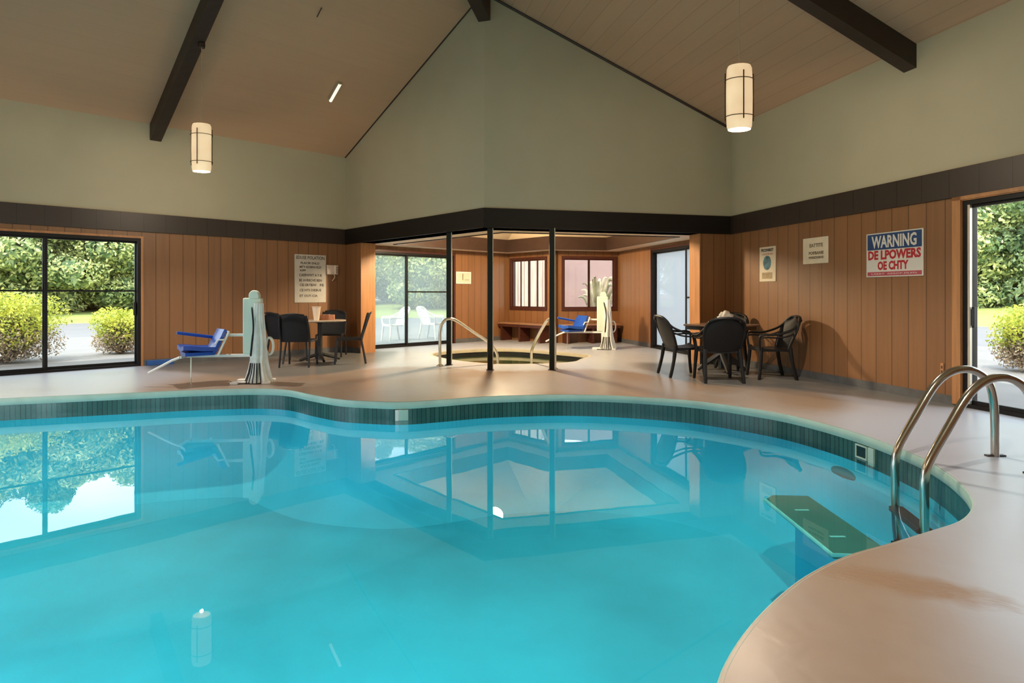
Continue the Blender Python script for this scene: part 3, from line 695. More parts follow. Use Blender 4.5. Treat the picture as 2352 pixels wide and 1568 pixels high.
# ------------------------------------------------------------------ things in the pool
t = empty('submerged_step_platform', (2.33, 4.5, -1.2))
b = MB(); b.prism([(-.20,.52),(-.10,.62),(.20,.60),(.20,-.50),(.12,-.56),(-.20,-.54)], .66, .70); b.build('step_top', M['slab'], t, bevel=.01)
b = MB(); b.tube([(-.205,.52,.69),(-.205,-.54,.69),(.12,-.565,.69)], .014, 8); b.build('edge_trim', M['slabtrim'], t)
b = MB(); b.prism([(.04,.50),(.16,.50),(.16,-.42),(.04,-.42)], 0, .66); b.build('step_base', M['liner'], t)
for yy in (.25, -.27):
    b = MB(); b.box(-.08, .03, yy - .012, yy + .012, .70, .704); b.build('grip_mark', M['slabtrim'], t)
tag(t, 'dark green platform lying under water near the ladder', 'pool step')
def on_pool_wall(px, py):      # nearest point of the pool outline to a plan point, with its outward normal
    best = min(range(len(pool)), key=lambda i: (pool[i][0] - px) ** 2 + (pool[i][1] - py) ** 2)
    a = V2(*pool[best - 1]); c = V2(*pool[(best + 1) % len(pool)]); tt = (c - a).normalized()
    return V2(*pool[best]), tt, V2(tt.y, -tt.x) * SGN
def wall_thing(name, px, py):
    P, tt, n_ = on_pool_wall(px, py); e = empty(name); e.matrix_world = frame_mat(P + n_ * .004, tt, n_); return e
e = wall_thing('skimmer_plate', -1.25, 6.8)
b = MB(); b.box(-.045, .045, -.028, 0, -.21, -.088); b.build('cover_plate', M['coping'], e, bevel=.004)
b = MB(); b.box(-.10, -.062, -.02, 0, -.21, -.09); b.box(-.062, -.045, -.012, 0, -.21, -.09); b.build('side_bracket', M['white'], e)
tag(e, 'small pale plate set in the dark tile band at the far bend of the pool', 'pool fitting')
e = wall_thing('depth_marker', 2.98, 5.15)
b = MB(); rect_frame(b, -.075, .065, -.21, -.092, .012, -.016, 0); b.box(.085, .15, -.02, 0, -.235, -.088); b.build('marker_frame', M['coping'], e)
b = MB(); b.box(-.063, .053, -.008, 0, -.2, -.1); b.build('marker_field', M['tile'], e)
tag(e, 'framed depth marker in the tile band left of the ladder', 'pool fitting')
e = wall_thing('wall_drain', 3.03, 5.35)
b = MB(); b.lathe([(.0, -.01), (.085, -.012), (.10, 0), (.10, .02)], 24, M=Matrix.Translation((0, 0, -.40)) @ Matrix.Diagonal((1.5, 1, .55, 1)) @ Matrix.Rotation(PI / 2, 4, 'X')); b.build('drain_cover', M['grate'], e, smooth=True)
tag(e, 'round dark fitting under water on the far right pool wall', 'pool fitting')

# ------------------------------------------------------------------ chairs
def rot_z(a): return Matrix.Rotation(a, 4, 'Z')
def make_armchair(mt, label):
    """faces +y; origin on the floor at the seat centre"""
    t = empty('resin_armchair')
    g = []
    for i in range(9):
        yy = -.21 + .43 * i / 8
        g.append([(x * (.235 - .01 * i / 8) , yy, .425 + .02 * (i / 8) - .018 * math.sin(PI * i / 8) - .012 * (1 - x * x)) for x in [(-1 + j / 4) for j in range(9)]])
    b = MB(); b.sheet(g, .022); b.box(-.23, .23, .19, .215, .395, .435); b.box(-.235, -.215, -.2, .2, .40, .43); b.box(.215, .235, -.2, .2, .40, .43); b.build('seat', mt, t, smooth=True)
    g = []
    for i in range(15):
        s = i / 14; z = .43 + .455 * s
        wd = .245 + .03 * math.sin(PI * min(1, s * 1.3)) 
        if s > .6: wd *= math.sqrt(max(.02, 1 - ((s - .6) / .42) ** 2.6))
        y = -.215 - .175 * s
        g.append([(x * wd, y + .055 * x * x * (.6 + s * .4), z) for x in [(-1 + j / 6) for j in range(13)]])
    b = MB(); b.sheet(g, .012)
    b.build('backrest', mt, t, smooth=True)
    # rim of the back
    rim = [(-.23, -.17, .40), (-.262, -.215, .55), (-.28, -.265, .68), (-.255, -.315, .80), (-.17, -.365, .872), (0, -.395, .892), (.17, -.365, .872), (.255, -.315, .80), (.28, -.265, .68), (.262, -.215, .55), (.23, -.17, .40)]
    b = MB(); b.tube(spline(rim, 6), .020, 8); b.build('back_rim', mt, t, smooth=True)
    for sx in (-1, 1):
        b = MB(); b.tube(spline([(sx * .235, -.20, .46), (sx * .25, -.225, .25), (sx * .262, -.285, .0)], 4), [.029] * 4 + [.026] * 4 + [.022], 8); b.build('leg', mt, t, smooth=True)
        b = MB(); b.tube(spline([(sx * .235, .20, .46), (sx * .25, .215, .22), (sx * .26, .24, .0)], 4), [.028] * 4 + [.024] * 4 + [.021], 8); b.build('leg', mt, t, smooth=True)
        b = MB()
        b.tube(spline([(sx * .22, -.355, .85), (sx * .27, -.25, .735), (sx * .285, -.09, .665), (sx * .29, .04, .64), (sx * .285, .16, .645), (sx * .27, .225, .62), (sx * .25, .23, .52), (sx * .238, .215, .42)], 6), .016, 8, rx=1.6)
        b.tube(spline([(sx * .265, -.25, .66), (sx * .282, -.13, .615), (sx * .285, .0, .60), (sx * .282, .14, .605), (sx * .27, .215, .60)], 6), .012, 8, rx=1.4)
        b.build('armrest', mt, t, smooth=True)
    return t
def make_side_chair():
    t = empty('sling_side_chair')
    g = [[(x * .225, -.20 + .42 * i / 8, .44 - .02 * math.sin(PI * i / 8)) for x in (-1, -.5, 0, .5, 1)] for i in range(9)]
    b = MB(); b.sheet(g, .02); b.build('seat', M['sling'], t, smooth=True)
    g = []
    for i in range(13):
        s = i / 12; z = .42 + .46 * s; wd = .235 * (1 if s < .8 else math.sqrt(max(.35, 1 - ((s - .8) / .25) ** 2.2)))
        g.append([(x * wd, -.215 - .12 * s + .035 * x * x, z) for x in [(-1 + j / 5) for j in range(11)]])
    b = MB(); b.sheet(g, .016); b.build('backrest', M['sling'], t, smooth=True)
    for sx in (-1, 1):
        b = MB(); b.tube(spline([(sx * .215, -.335, .86), (sx * .235, -.27, .66), (sx * .235, -.20, .43), (sx * .235, -.23, .22), (sx * .24, -.27, .0)], 5), .017, 8); b.build('leg', M['greychrome'], t, smooth=True)
        b = MB(); b.tube(spline([(sx * .235, -.21, .425), (sx * .238, .0, .43), (sx * .235, .19, .425), (sx * .235, .225, .38), (sx * .238, .25, .0)], 5), .017, 8); b.build('leg', M['greychrome'], t, smooth=True)
    b = MB(); b.tube(spline([(-.19, -.352, .872), (0, -.372, .895), (.19, -.352, .872)], 6), .011, 8); b.build('top_rail', M['greychrome'], t, smooth=True)
    b = MB(); b.tube([(-.235, .2, .425), (.235, .2, .425)], .011, 8); b.build('seat_rail', M['greychrome'], t, smooth=True)
    return t
ac = make_armchair(M['blkplastic'], '')
GA = 'black armchairs round the square table'
arm = [((2.56, 8.98), -PI / 2 + .10, 'black resin armchair left of the square table, seen side on'),
       ((2.90, 8.42), .0, 'black resin armchair with its back to the pool at the square table'),
       ((3.76, 8.72), PI / 2 - .06, 'black resin armchair against the right wall facing the square table'),
       ((3.50, 9.78), PI * .80, 'black resin armchair behind the square table in the corner')]
for i, (p, a, lb) in enumerate(arm):
    q = ac if i == 0 else copy_tree(ac); q.location = (p[0], p[1], 0); q.rotation_euler.z = a; tag(q, lb, 'chair', GA)
sc_ = make_side_chair()
GS = 'dark sling chairs round the left table'
side = [((-3.62, 10.15), .05, 'dark sling chair with its back to the pool at the round table'),
        ((-4.05, 10.75), -.55, 'dark sling chair half hidden behind the white pool lift'),
        ((-2.88, 10.62), PI / 2 + .25, 'dark sling chair at the right side of the round table'),
        ((-3.55, 11.72), PI + .1, 'dark sling chair behind the round table, in front of the sign wall')]
for i, (p, a, lb) in enumerate(side):
    q = sc_ if i == 0 else copy_tree(sc_); q.location = (p[0], p[1], 0); q.rotation_euler.z = a; tag(q, lb, 'chair', GS)

# ------------------------------------------------------------------ tables
t = empty('round_table', (-3.52, 10.95, 0))
b = MB(); b.lathe([(0, .715), (.44, .715), (.46, .722), (.465, .735), (.455, .742), (0, .742)], 48); b.build('table_top', M['tabletop_pale'], t, smooth=True)
b = MB(); b.lathe([(.06, .02), (.05, .08), (.042, .1), (.042, .68), (.12, .70), (.2, .715)], 20); b.build('pedestal', M['tabledark'], t, smooth=True)
for k in range(4):
    a = k * PI / 2 + .5; b = MB(); b.tube([(0.03 * math.cos(a), .03 * math.sin(a), .12), (.2 * math.cos(a), .2 * math.sin(a), .07), (.36 * math.cos(a), .36 * math.sin(a), .022)], [.03, .028, .022], 8); b.build('foot', M['tabledark'], t, smooth=True)
tag(t, 'small round pedestal table under the posted rules sign', 'table')
t = empty('square_table', (3.30, 9.40, 0), math.radians(41))
b = MB(); b.box(-.42, .42, -.42, .42, .715, .745); b.build('table_top', M['tabletop'], t, bevel=.008)
b = MB(); b.box(-.38, .38, -.38, .38, .66, .715); b.build('apron', M['tabledark'], t)
b = MB(); b.lathe([(.055, .05), (.05, .12), (.045, .60), (.10, .66)], 16); b.build('pedestal', M['tabledark'], t, smooth=True)
for k in range(4):
    a = k * PI / 2 + PI / 4; c, s = math.cos(a), math.sin(a)
    b = MB(); b.tube([(.03 * c, .03 * s, .28), (.14 * c, .14 * s, .20), (.28 * c, .28 * s, .10), (.37 * c, .37 * s, .025)], [.045, .045, .035, .025], 8); b.build('foot', M['tabledark'], t, smooth=True)
tag(t, 'square brown table with four black armchairs by the right wall', 'table')
t = empty('paper_cup', (-3.535, 10.80, .742))
b = MB(); b.lathe([(.0, .006), (.045, 0), (.075, .235), (.083, .24), (.083, .25), (.072, .25), (.045, .012), (0, .012)], 28); b.build('cup_body', M['cup'], t, smooth=True)
tag(t, 'tall cream cup standing on the round table', 'cup')
t = empty('tissue_box', (-3.42, 11.02, .742), .2)
b = MB(); b.box(-.14, .14, -.06, .06, 0, .095); b.build('box', M['tissue'], t, bevel=.004)
b = MB(); b.box(-.06, .06, -.012, .012, .095, .10); b.build('slot', M['cup'], t)
tag(t, 'salmon pink box on the round table behind the cup', 'box')
# crumpled cloth on the square table
bm = bmesh.new(); bmesh.ops.create_icosphere(bm, subdivisions=4, radius=1)
for v_ in bm.verts:
    n_ = v_.co.normalized(); k = 1 + .16 * math.sin(7 * n_.x + 3 * n_.z) * math.cos(6 * n_.y + 2) + .10 * math.sin(13 * n_.x * n_.y + 9 * n_.z) + .06 * math.sin(23 * n_.z + 11 * n_.x)
    v_.co = Vector((n_.x * .115 * k, n_.y * .10 * k, max(0, .5 + n_.z * .5 * k) * .205 * (1 - .15 * abs(n_.x))))
me = bpy.data.meshes.new('crumpled_cloth'); bm.to_mesh(me); bm.free(); me.materials.append(M['cloth'])
me.polygons.foreach_set('use_smooth', [True] * len(me.polygons))
o = bpy.data.objects.new('crumpled_cloth', me); C.objects.link(o); o.location = (3.38, 9.46, .745); tag(o, 'crumpled white cloth heaped on the square table', 'cloth')

# ------------------------------------------------------------------ accessible pool lifts
def make_lift():
    """mast at the origin, seat swung out towards -x"""
    t = empty('pool_lift')
    b = MB(); b.box(-.145, .10, .03, .15, .39, 1.165); mbx = b.build('mast_box', M['mint'], t, bevel=.02)
    b = MB(); b.lathe([(.0, -.05), (.062, -.05), (.07, -.035), (.07, .035), (.062, .05), (0, .05)], 28, M=Matrix.Translation((0, .09, 1.19)) @ Matrix.Rotation(PI / 2, 4, 'X') @ Matrix.Diagonal((1, 1.15, 1, 1))); b.box(-.065, .065, .045, .135, 1.10, 1.19); b.build('mast_head', M['mint'], mbx, smooth=True)
    b = MB(); b.box(-.05, .05, .04, .13, .03, .42); b.box(.02, .10, .05, .12, .05, 1.12); b.build('mast', M['white'], t, bevel=.01)
    # draped cover with deep pleats
    vv = []; ff = []; n = 72; k = 26
    for i in range(k):
        s = i / (k - 1); z = 1.08 * (1 - s) + .012
        R = .058 + .026 * s + .045 * max(0, (s - .70) / .30) ** 1.6
        amp = .006 + .026 * min(1, s * 1.15)
        for j in range(n):
            a = 2 * PI * j / n
            r = R + amp * (math.sin(11 * a + 1.2 * math.sin(3 * s * PI)) * .5 + .5 * math.sin(7 * a + 2 * s))
            vv.append((.085 + .005 * s + r * math.cos(a) * (1.0 + .25 * s), -.02 + r * math.sin(a) * .9, z))
    for i in range(k - 1):
        for j in range(n):
            ff.append((i*n+j, i*n+(j+1) % n, (i+1)*n+(j+1) % n, (i+1)*n+j))
    ff.append(tuple(range(n)))
    b = MB(); b.add(vv, ff); b.build('draped_cover', M['cover'], t, smooth=True)
    b = MB(); b.tube(spline([(.0, -.035, 1.04), (.045, -.12, .78), (.035, -.15, .55), (.02, -.155, .38)], 6), [.006] + [.012] * 8 + [.014] * 9 + [.01], 6); b.build('dark_strap', M['sling'], t, smooth=True)
    b = MB()
    for k_ in range(7):
        a = math.radians(205 + k_ * 19); c, s = math.cos(a), math.sin(a)
        b.tube([(.07 + .09 * c, -.02 + .09 * s, .28), (.07 + .115 * c, -.02 + .11 * s, .15), (.07 + .165 * c, -.02 + .155 * s, .015)], .007, 6)
    b.build('cover_cord', M['sling'], t)
    b = MB()
    for x, y in ((-.2, -.1), (.2, -.1), (.2, .18), (-.2, .18)): b.box(x - .05, x + .05, y - .05, y + .05, 0, .03)
    b.box(-.22, .22, -.12, .2, .012, .035); b.build('base_plate', M['white'], t, bevel=.006)
    b = MB(); b.tube(spline([(.17 + .012 * math.sin(q), .02 + .03 * math.cos(q * 2), .45 + .012 * q) if False else (.205 + .055 * math.sin(q), .02 + .006 * q, .50 + .12 * math.cos(q)) for q in [i * PI / 4 for i in range(17)]], 4), .013, 8); b.build('hose_loop', M['cover'], t, smooth=True)
    # arm tubes and seat
    b = MB(); b.box(-.42, -.10, .05, .085, .635, .672); b.box(-.90, -.05, .045, .09, .352, .392); b.build('support_arm', M['white'], t, bevel=.006)
    for y in (-.16,):
        b = MB(); b.tube([(-.88, y, .375), (-.98, y, .335), (-1.27, y, .175)], .016, 8); b.build('footrest_tube', M['white'], t, smooth=True)
    b = MB(); b.box(-.90, -.86, -.16, .2, .36, .39); b.build('cross_tube', M['white'], t)
    SM = Matrix.Translation((-.66, .02, 0)) @ rot_z(math.radians(32)) @ Matrix.Translation((.74, 0, 0))
    g = [[(-1.01 + .42 * i / 8, y, .455 + .03 * abs(y) / .2 + .022 * math.cos(PI * i / 8) * (1 if i < 4 else .4)) for y in (-.21, -.19, -.1, 0, .1, .19, .21)] for i in range(9)]
    b = MB(); b.sheet(g, .055, M=SM); b.box(-.98, -.62, -.17, .17, .395, .44, M=SM); b.build('seat', M['blue'], t, smooth=True)
    g = [[(-.64 + .15 * i / 8 - .02 * math.cos(PI * y / .44), y * (1 if i < 7 else .94), .42 + .31 * i / 8) for y in (-.21, -.15, -.07, 0, .07, .15, .21)] for i in range(9)]
    b = MB(); b.sheet(g, .045, M=SM); b.build('backrest', M['blue'], t, smooth=True)
    b = MB(); b.tube([(-.60, -.22, .38), (-.46, -.22, .70)], .014, 8, M=SM); b.tube([(-.60, .22, .38), (-.46, .22, .70)], .014, 8, M=SM); b.tube([(-.46, -.22, .70), (-.46, .22, .70)], .014, 8, M=SM); b.tube([(-.52, -.235, .60), (-.60, -.24, .60), (-.64, -.24, .54)], .012, 6, M=SM); b.build('seat_frame', M['white'], t, smooth=True)
    b = MB(); Mx = SM @ Matrix.Translation((-.56, .235, .61)) @ Matrix.Rotation(math.radians(10), 4, 'Y')
    b.box(-.46, .0, -.025, .025, -.022, .022, M=Mx); b.build('armrest', M['blue'], t, bevel=.012)
    b = MB(); b.tube([(-.80, .0, .36), (-.80, .0, .0)], .01, 6); b.build('prop_leg', M['alu'], t)
    return t
lf = make_lift(); lf.location = (-3.56, 8.20, 0); lf.rotation_euler.z = .12
tag(lf, 'white and mint pool lift with a blue seat beside the left end of the pool', 'pool lift', 'accessible pool lifts')
l2_ = copy_tree(lf); l2_.location = (2.02, 13.15, 0); l2_.rotation_euler.z = -.10
tag(l2_, 'white draped pool lift with a blue seat beside the spa, seen between the posts', 'pool lift', 'accessible pool lifts')

# ------------------------------------------------------------------ signs and notices
def text_mesh(name, body, size, mt, parent, loc, width=None, cap=None, align='CENTER', xs=1.0, bold=.0, th=.0012):
    cu = bpy.data.curves.new(name, 'FONT'); cu.body = body; cu.size = size; cu.align_x = align; cu.align_y = 'CENTER'; cu.extrude = th / 2; cu.offset = bold; cu.resolution_u = 2
    tmp = bpy.data.objects.new(name, cu); C.objects.link(tmp)
    me = bpy.data.meshes.new_from_object(tmp.evaluated_get(bpy.context.evaluated_depsgraph_get())); bpy.data.objects.remove(tmp)
    xs_ = [v.co.x for v in me.vertices]; wd = max(xs_) - min(xs_)
    s = (width / wd) if width else xs
    ys_ = [v.co.y for v in me.vertices]; ym = (max(ys_) + min(ys_)) / 2; sy = cap / (max(ys_) - min(ys_)) if cap else 1; xm = (max(xs_) + min(xs_)) / 2
    for v_ in me.vertices: v_.co = Vector(((v_.co.x - xm) * s, (v_.co.y - ym) * sy, v_.co.z))
    me.materials.clear(); me.materials.append(mt)
    o = bpy.data.objects.new(name, me); C.objects.link(o); setpar(o, parent)
    o.rotation_euler = (PI / 2, 0, 0) if not parent.get('flip') else (PI / 2, 0, PI); o.location = loc; return o
def board(name, F, x0, x1, z0, z1, mt, flip, rim=None):
    """thin board on the wall; local frame: x to the viewer's right, y into the wall"""
    cx = (x0 + x1) / 2; w_ = abs(x1 - x0); e = empty(name)
    Mx = F @ Matrix.Translation((cx, -.001, (z0 + z1) / 2))
    if flip: Mx = Mx @ Matrix.Diagonal((1, 1, 1, 1)) @ Matrix.Rotation(0, 4, 'Z')
    e.matrix_world = Mx
    b = MB(); b.box(-w_ / 2, w_ / 2, -.012, 0, -(z1 - z0) / 2, (z1 - z0) / 2); b.build('board', mt, e, bevel=.003)
    return e, w_, z1 - z0
# frames whose local x runs to the viewer's right and local y goes into the wall
FLv = FL                                                   # left wall: +x is already to the right, y outward
FRv = frame_mat(C3, -uR, nR)                               # right wall: x runs towards the camera = viewer's right
e, w_, h_ = board('rules_sign', FLv, -1.126, -.456, 1.045, 2.02, M['poster'], False)
lines = [('EDUSE POLATION', .425, .092, .60, 0), ('PLACIR ENLD', .315, .06, .40, -.01), ('MTY-EDBRN ELD', .235, .062, .46, .0), ('ILIPP', .165, .05, .12, -.16),
         ('CAERWWT A Y-B', .07, .07, .48, .0), ('BE AVRBOVE BEN', -.035, .07, .48, .0), ('CEI ERTBIW', -.13, .07, .36, -.05), ('FE', -.13, .07, .09, .245), ('CE HTS DIEBUE', -.235, .068, .46, .0), ('ET OUY-CIA', -.35, .066, .38, -.04)]
for tx, z, sz, wd, dx in lines: text_mesh('lettering', tx, sz, M['ink'], e, (dx, -.0135, z), wd, bold=.0015)
tag(e, 'tall pale rules sign with dark handwritten lines on the left wall', 'sign')
e, w_, h_ = board('warning_sign', FRv, 2.955, 3.765, 1.432, 1.985, M['signwhite'], False)
b = MB(); b.box(-.385, .385, -.0145, -.012, .065, .262); b.build('header_field', M['navy'], e)
b = MB(); b.box(-.385, .385, -.0145, -.012, -.262, -.212); b.build('footer_bar', M['redbar'], e)
text_mesh('lettering', 'WARNING', .20, M['signwhite'], e, (.0, -.0155, .163), .64, cap=.155, bold=.006)
text_mesh('lettering', 'DE LPOWERS', .165, M['red'], e, (.0, -.0135, -.002), .75, cap=.118, bold=.007)
text_mesh('lettering', 'OE CHTY', .155, M['red'], e, (-.01, -.0135, -.136), .44, cap=.112, bold=.007)
text_mesh('lettering', 'LAERT  AREOP PILEN', .026, M['signwhite'], e, (.0, -.0155, -.237), .64)
tag(e, 'large WARNING sign with a navy header and red words on the right wall', 'sign')
e, w_, h_ = board('pool_rules_poster', FRv, .805, 1.2, 1.42, 1.978, M['cream'], False)
text_mesh('lettering', 'FICONRET', .06, M['ink'], e, (0, -.0135, .225), .30, bold=.003); text_mesh('lettering', 'LADCRON', .04, M['red'], e, (0, -.0135, .16), .26)
b = MB(); b.prism([(.10 * math.cos(a) * (1 if abs(math.cos(a)) < .8 else .95), .115 * math.sin(a)) for a in [i * PI / 12 for i in range(24)]], 0, .003, M=Matrix.Translation((-.005, -.012, .02)) @ Matrix.Rotation(PI / 2, 4, 'X')); b.build('picture', M['teal'], e)
b = MB(); b.box(-.13, .12, -.0145, -.012, -.235, -.135); b.build('ochre_panel', M['ochre'], e)
tag(e, 'narrow cream poster with a round teal picture on the right wall', 'poster')
e, w_, h_ = board('paper_notice', FRv, 1.806, 2.3, 1.655, 2.03, M['cream'], False)
for tx, z, sz, wd in (('EATTITE', .075, .07, .26), ('POIFBANIE', -.035, .06, .29), ('POWDECDODIOUD', -.10, .045, .29)): text_mesh('lettering', tx, sz, M['inkbrown'], e, (.02, -.0135, z), wd, bold=.002)
tag(e, 'cream landscape notice left of the large warning sign', 'notice')
e, w_, h_ = board('framed_notice', FLv, 2.99, 3.467, 1.475, 1.775, M['cream'], False)
b = MB(); rect_frame(b, -w_/2, w_/2, -h_/2, h_/2, .022, -.016, -.012); b.build('sign_rim', M['white'], e)
b = MB(); b.box(-.04, -.015, -.0135, -.012, -.06, .10); b.box(.03, .18, -.0135, -.012, -.055, -.045); b.build('printed_marks', M['inkbrown'], e)
tag(e, 'small cream notice on the spa room wall beside the steamed door', 'notice')
# wall telephone
e = empty('wall_telephone'); e.matrix_world = FLv @ Matrix.Translation((-.32, -.001, 1.73))
b = MB(); b.box(-.125, .125, -.05, 0, -.105, .095); pb = b.build('phone_body', mat('beige telephone plastic', (.62, .50, .42), .4), e, bevel=.012)
b = MB(); b.box(.02, .065, -.085, -.05, -.10, .09); b.build('handset', M['cup'], e, bevel=.012)
b = MB()
for i in range(4):
    for j in range(2): b.box(.078 + j * .022, .092 + j * .022, -.053, -.05, -.07 + i * .035, -.055 + i * .035)
b.build('keypad', M['ink'], pb)
b = MB(); b.tube(spline([(.03, -.04, -.10), (.045, -.04, -.15), (.02, -.04, -.20), (-.01, -.035, -.235)], 5), .008, 6); b.build('cord', M['cup'], e, smooth=True)
tag(e, 'beige wall telephone right of the rules sign', 'telephone')
e = empty('outlet_cover'); e.matrix_world = FRv @ Matrix.Translation((3.99, -.001, .375))
b = MB(); b.box(-.02, .02, -.01, 0, -.07, .07); b.build('plate', M['jamb'], e, bevel=.003)
b = MB(); b.box(-.008, .008, -.013, -.01, .01, .04); b.box(-.008, .008, -.013, -.01, -.04, -.01); b.build('socket', M['ink'], e)
tag(e, 'narrow brown outlet cover low on the right wall near the door', 'outlet')
b = MB(); b.box(-3.72, -3.30, -.045, -.016, .0, .085); o = b.build('blue_pad', M['bluebase'], bevel=.006); o.matrix_world = FLv; tag(o, 'low bright blue pad along the floor beside the left window', 'pad')

# ------------------------------------------------------------------ bench in the spa room
t = empty('wall_bench'); t.matrix_world = Fb1
b = MB(); b.box(.02, l1 - .0, -.42, -.02, .44, .475); b.build('bench_top', M['benchwood'], t, bevel=.006)
b = MB(); b.box(.02, l1 - .05, -.40, -.36, .37, .44); b.build('front_rail', M['redframe'], t)
for x in (.12, .8, 1.5):
    b = MB(); b.box(x - .03, x + .03, -.38, -.02, 0, .44); b.build('bench_leg', M['redframe'], t)
tag(t, 'brown wooden bench under the left spa room window', 'bench', 'spa room benches')
t = empty('wall_bench'); t.matrix_world = Fb2
b = MB(); b.box(.12, l2 - .1, -.42, -.02, .44, .475); b.build('bench_top', M['benchwood'], t, bevel=.006)
b = MB(); b.box(.12, l2 - .1, -.40, -.36, .37, .44); b.build('front_rail', M['redframe'], t)
for x in (.25, .9, 1.5):
    b = MB(); b.box(x - .03, x + .03, -.38, -.02, 0, .44); b.build('bench_leg', M['redframe'], t)
tag(t, 'brown wooden bench under the right spa room window behind the blue seat', 'bench', 'spa room benches')

# ------------------------------------------------------------------ pendants and ceiling light
LAMP_W = 74; DOWN_W = 240; POOL_W = 180; SPA_W = 800
def make_pendant():
    """origin at the bottom of the shade; shade .68 tall"""
    t = empty('pendant_lamp')
    n = 40; prof = [(.118, .0), (.130, .03), (.136, .15), (.138, .34), (.136, .53), (.130, .65), (.118, .68)]
    b = MB(); b.lathe(prof + [(.10, .68), (.10, .0)], n, sy=.8); shd = b.build('lamp_shade', M['shade'], t, smooth=True)
    b = MB(); b.lathe([(.0, .004), (.108, .004), (.108, .02), (0, .02)], n, sy=.8); b.build('diffuser', M['bulb'], t, smooth=True)
    b = MB(); b.lathe([(.0, .672), (.10, .672), (.10, .68), (.02, .70), (0, .70)], n, sy=.8); b.build('top_cap', M['shade'], t, smooth=True)
    for z in (.135, .525):
        b = MB(); b.tube([(.150 * math.cos(a), .150 * .82 * math.sin(a), z) for a in [i * 2 * PI / 36 for i in range(36)]], .0045, 6, closed=True); b.build('wire_ring', M['wire'], shd, smooth=True)
    for a in (-PI / 2, 0, PI / 2, PI):
        b = MB(); x, y = .150 * math.cos(a), .150 * .82 * math.sin(a); b.tube([(x, y, .09), (x, y, .60)], .007, 6); b.build('wire_bar', M['wire'], shd, smooth=True)
    return t
def hang(t, P, zb, label, first):
    q = t if first else copy_tree(t)
    q.location = (P.x, P.y, zb); zt = roof_z(P.x, P.y) - .28      # hangs from the underside of the rafter
    b = MB(); b.tube([(0, 0, .69), (0, 0, zt - zb)], .006, 6); b.build('cord', M['cord'], q)
    b = MB(); b.lathe([(.0, -.06), (.045, -.06), (.05, -.02), (.05, .0), (0, 0)], 20, M=Matrix.Translation((0, 0, zt - zb))); b.build('canopy', M['beam'], q, smooth=True)
    tag(q, label, 'lamp', 'alabaster pendant lamps')
    ld = bpy.data.lights.new('bulb', 'POINT'); ld.energy = LAMP_W; ld.color = (1, .80, .58); ld.shadow_soft_size = .02
    lo = bpy.data.objects.new('bulb', ld); C.objects.link(lo); lo.parent = q; lo.location = (0, 0, -.05)
    ld = bpy.data.lights.new('added_down_spot', 'SPOT'); ld.energy = DOWN_W; ld.color = (1, .90, .78); ld.shadow_soft_size = .03; ld.spot_size = math.radians(128); ld.spot_blend = .6  # spot added to throw extra light down on the pool and deck
    lo = bpy.data.objects.new('added_down_spot', ld); C.objects.link(lo); lo.parent = q; lo.location = (0, 0, -.03)
    return q
pend = make_pendant()
def pend_pos(k, s=2.35, lat=.10):
    n_ = nrm[k]; return O + n_ * (AP - s) + V2(n_.y, -n_.x) * lat
PLt = V2((463 - 1176) / 1372 * 8.62, 8.62); PRt = V2((1698 - 1176) / 1372 * 6.42, 6.42)
cp = [copy_tree(pend) for _ in range(3)]
hang(pend, PLt, 2.985, 'glowing pendant lamp hanging left in front of the beige wall', True)
q = copy_tree(pend); 
for ch in [c for c in KIDS.get(q.name, []) if c.name.startswith(('cord', 'canopy'))]:
    KIDS[q.name].remove(ch); bpy.data.objects.remove(ch)
hang(q, PRt, 2.985, 'glowing pendant lamp hanging right near the corner of the two beige walls', True)
for k, q in zip((2, 3, 4), cp): hang(q, pend_pos(k), 2.985, 'added pendant lamp hanging unseen behind the camera', True)  # three unseen pendants added to brighten the hall

def roof_hit(px, py, k):
    dx, dz = (px - 1176) / 1372, -(py - 674.8) / 1372; n_ = nrm[k]
    # z = EAVE + SL*(AP - n.(P-O)),  P = (dx*Y, Y), z = H+dz*Y
    Y = (EAVE + SL * (AP + n_.dot(O)) - H_CAM) / (dz + SL * (n_.x * dx + n_.y)); return Vector((dx * Y, Y, H_CAM + dz * Y))
a_, b_ = roof_hit(759, 226, 5), roof_hit(781, 187, 5)
t = empty('ceiling_light', (a_ + b_) / 2); o3 = (a_ + b_) / 2; dn = Vector((0, 0, -.045))
b = MB(); b.tube([a_ - o3 + dn, b_ - o3 + dn], .028, 12); b.build('light_tube', M['bulb'], t, smooth=True)
b = MB(); b.tube([a_ - o3 + dn * .3, b_ - o3 + dn * .3], .045, 8); b.build('light_housing', M['cord'], t)
tag(t, 'short glowing light strip on the left slope of the ceiling', 'ceiling light')
for (x0, y0, x1, y1, lb) in ((728, 30, 739, 16, 'small dark hook in the ceiling left of the ridge beam'),):
    a_, b_ = roof_hit(x0, y0, 5), roof_hit(x1, y1, 5); o3 = (a_ + b_) / 2
    t = empty('ceiling_hook', o3)
    b = MB(); b.tube([a_ - o3 + Vector((0, 0, -.06)), b_ - o3 + Vector((0, 0, -.01))], .008, 6); b.build('hook', M['beam'], t); tag(t, lb, 'hook')

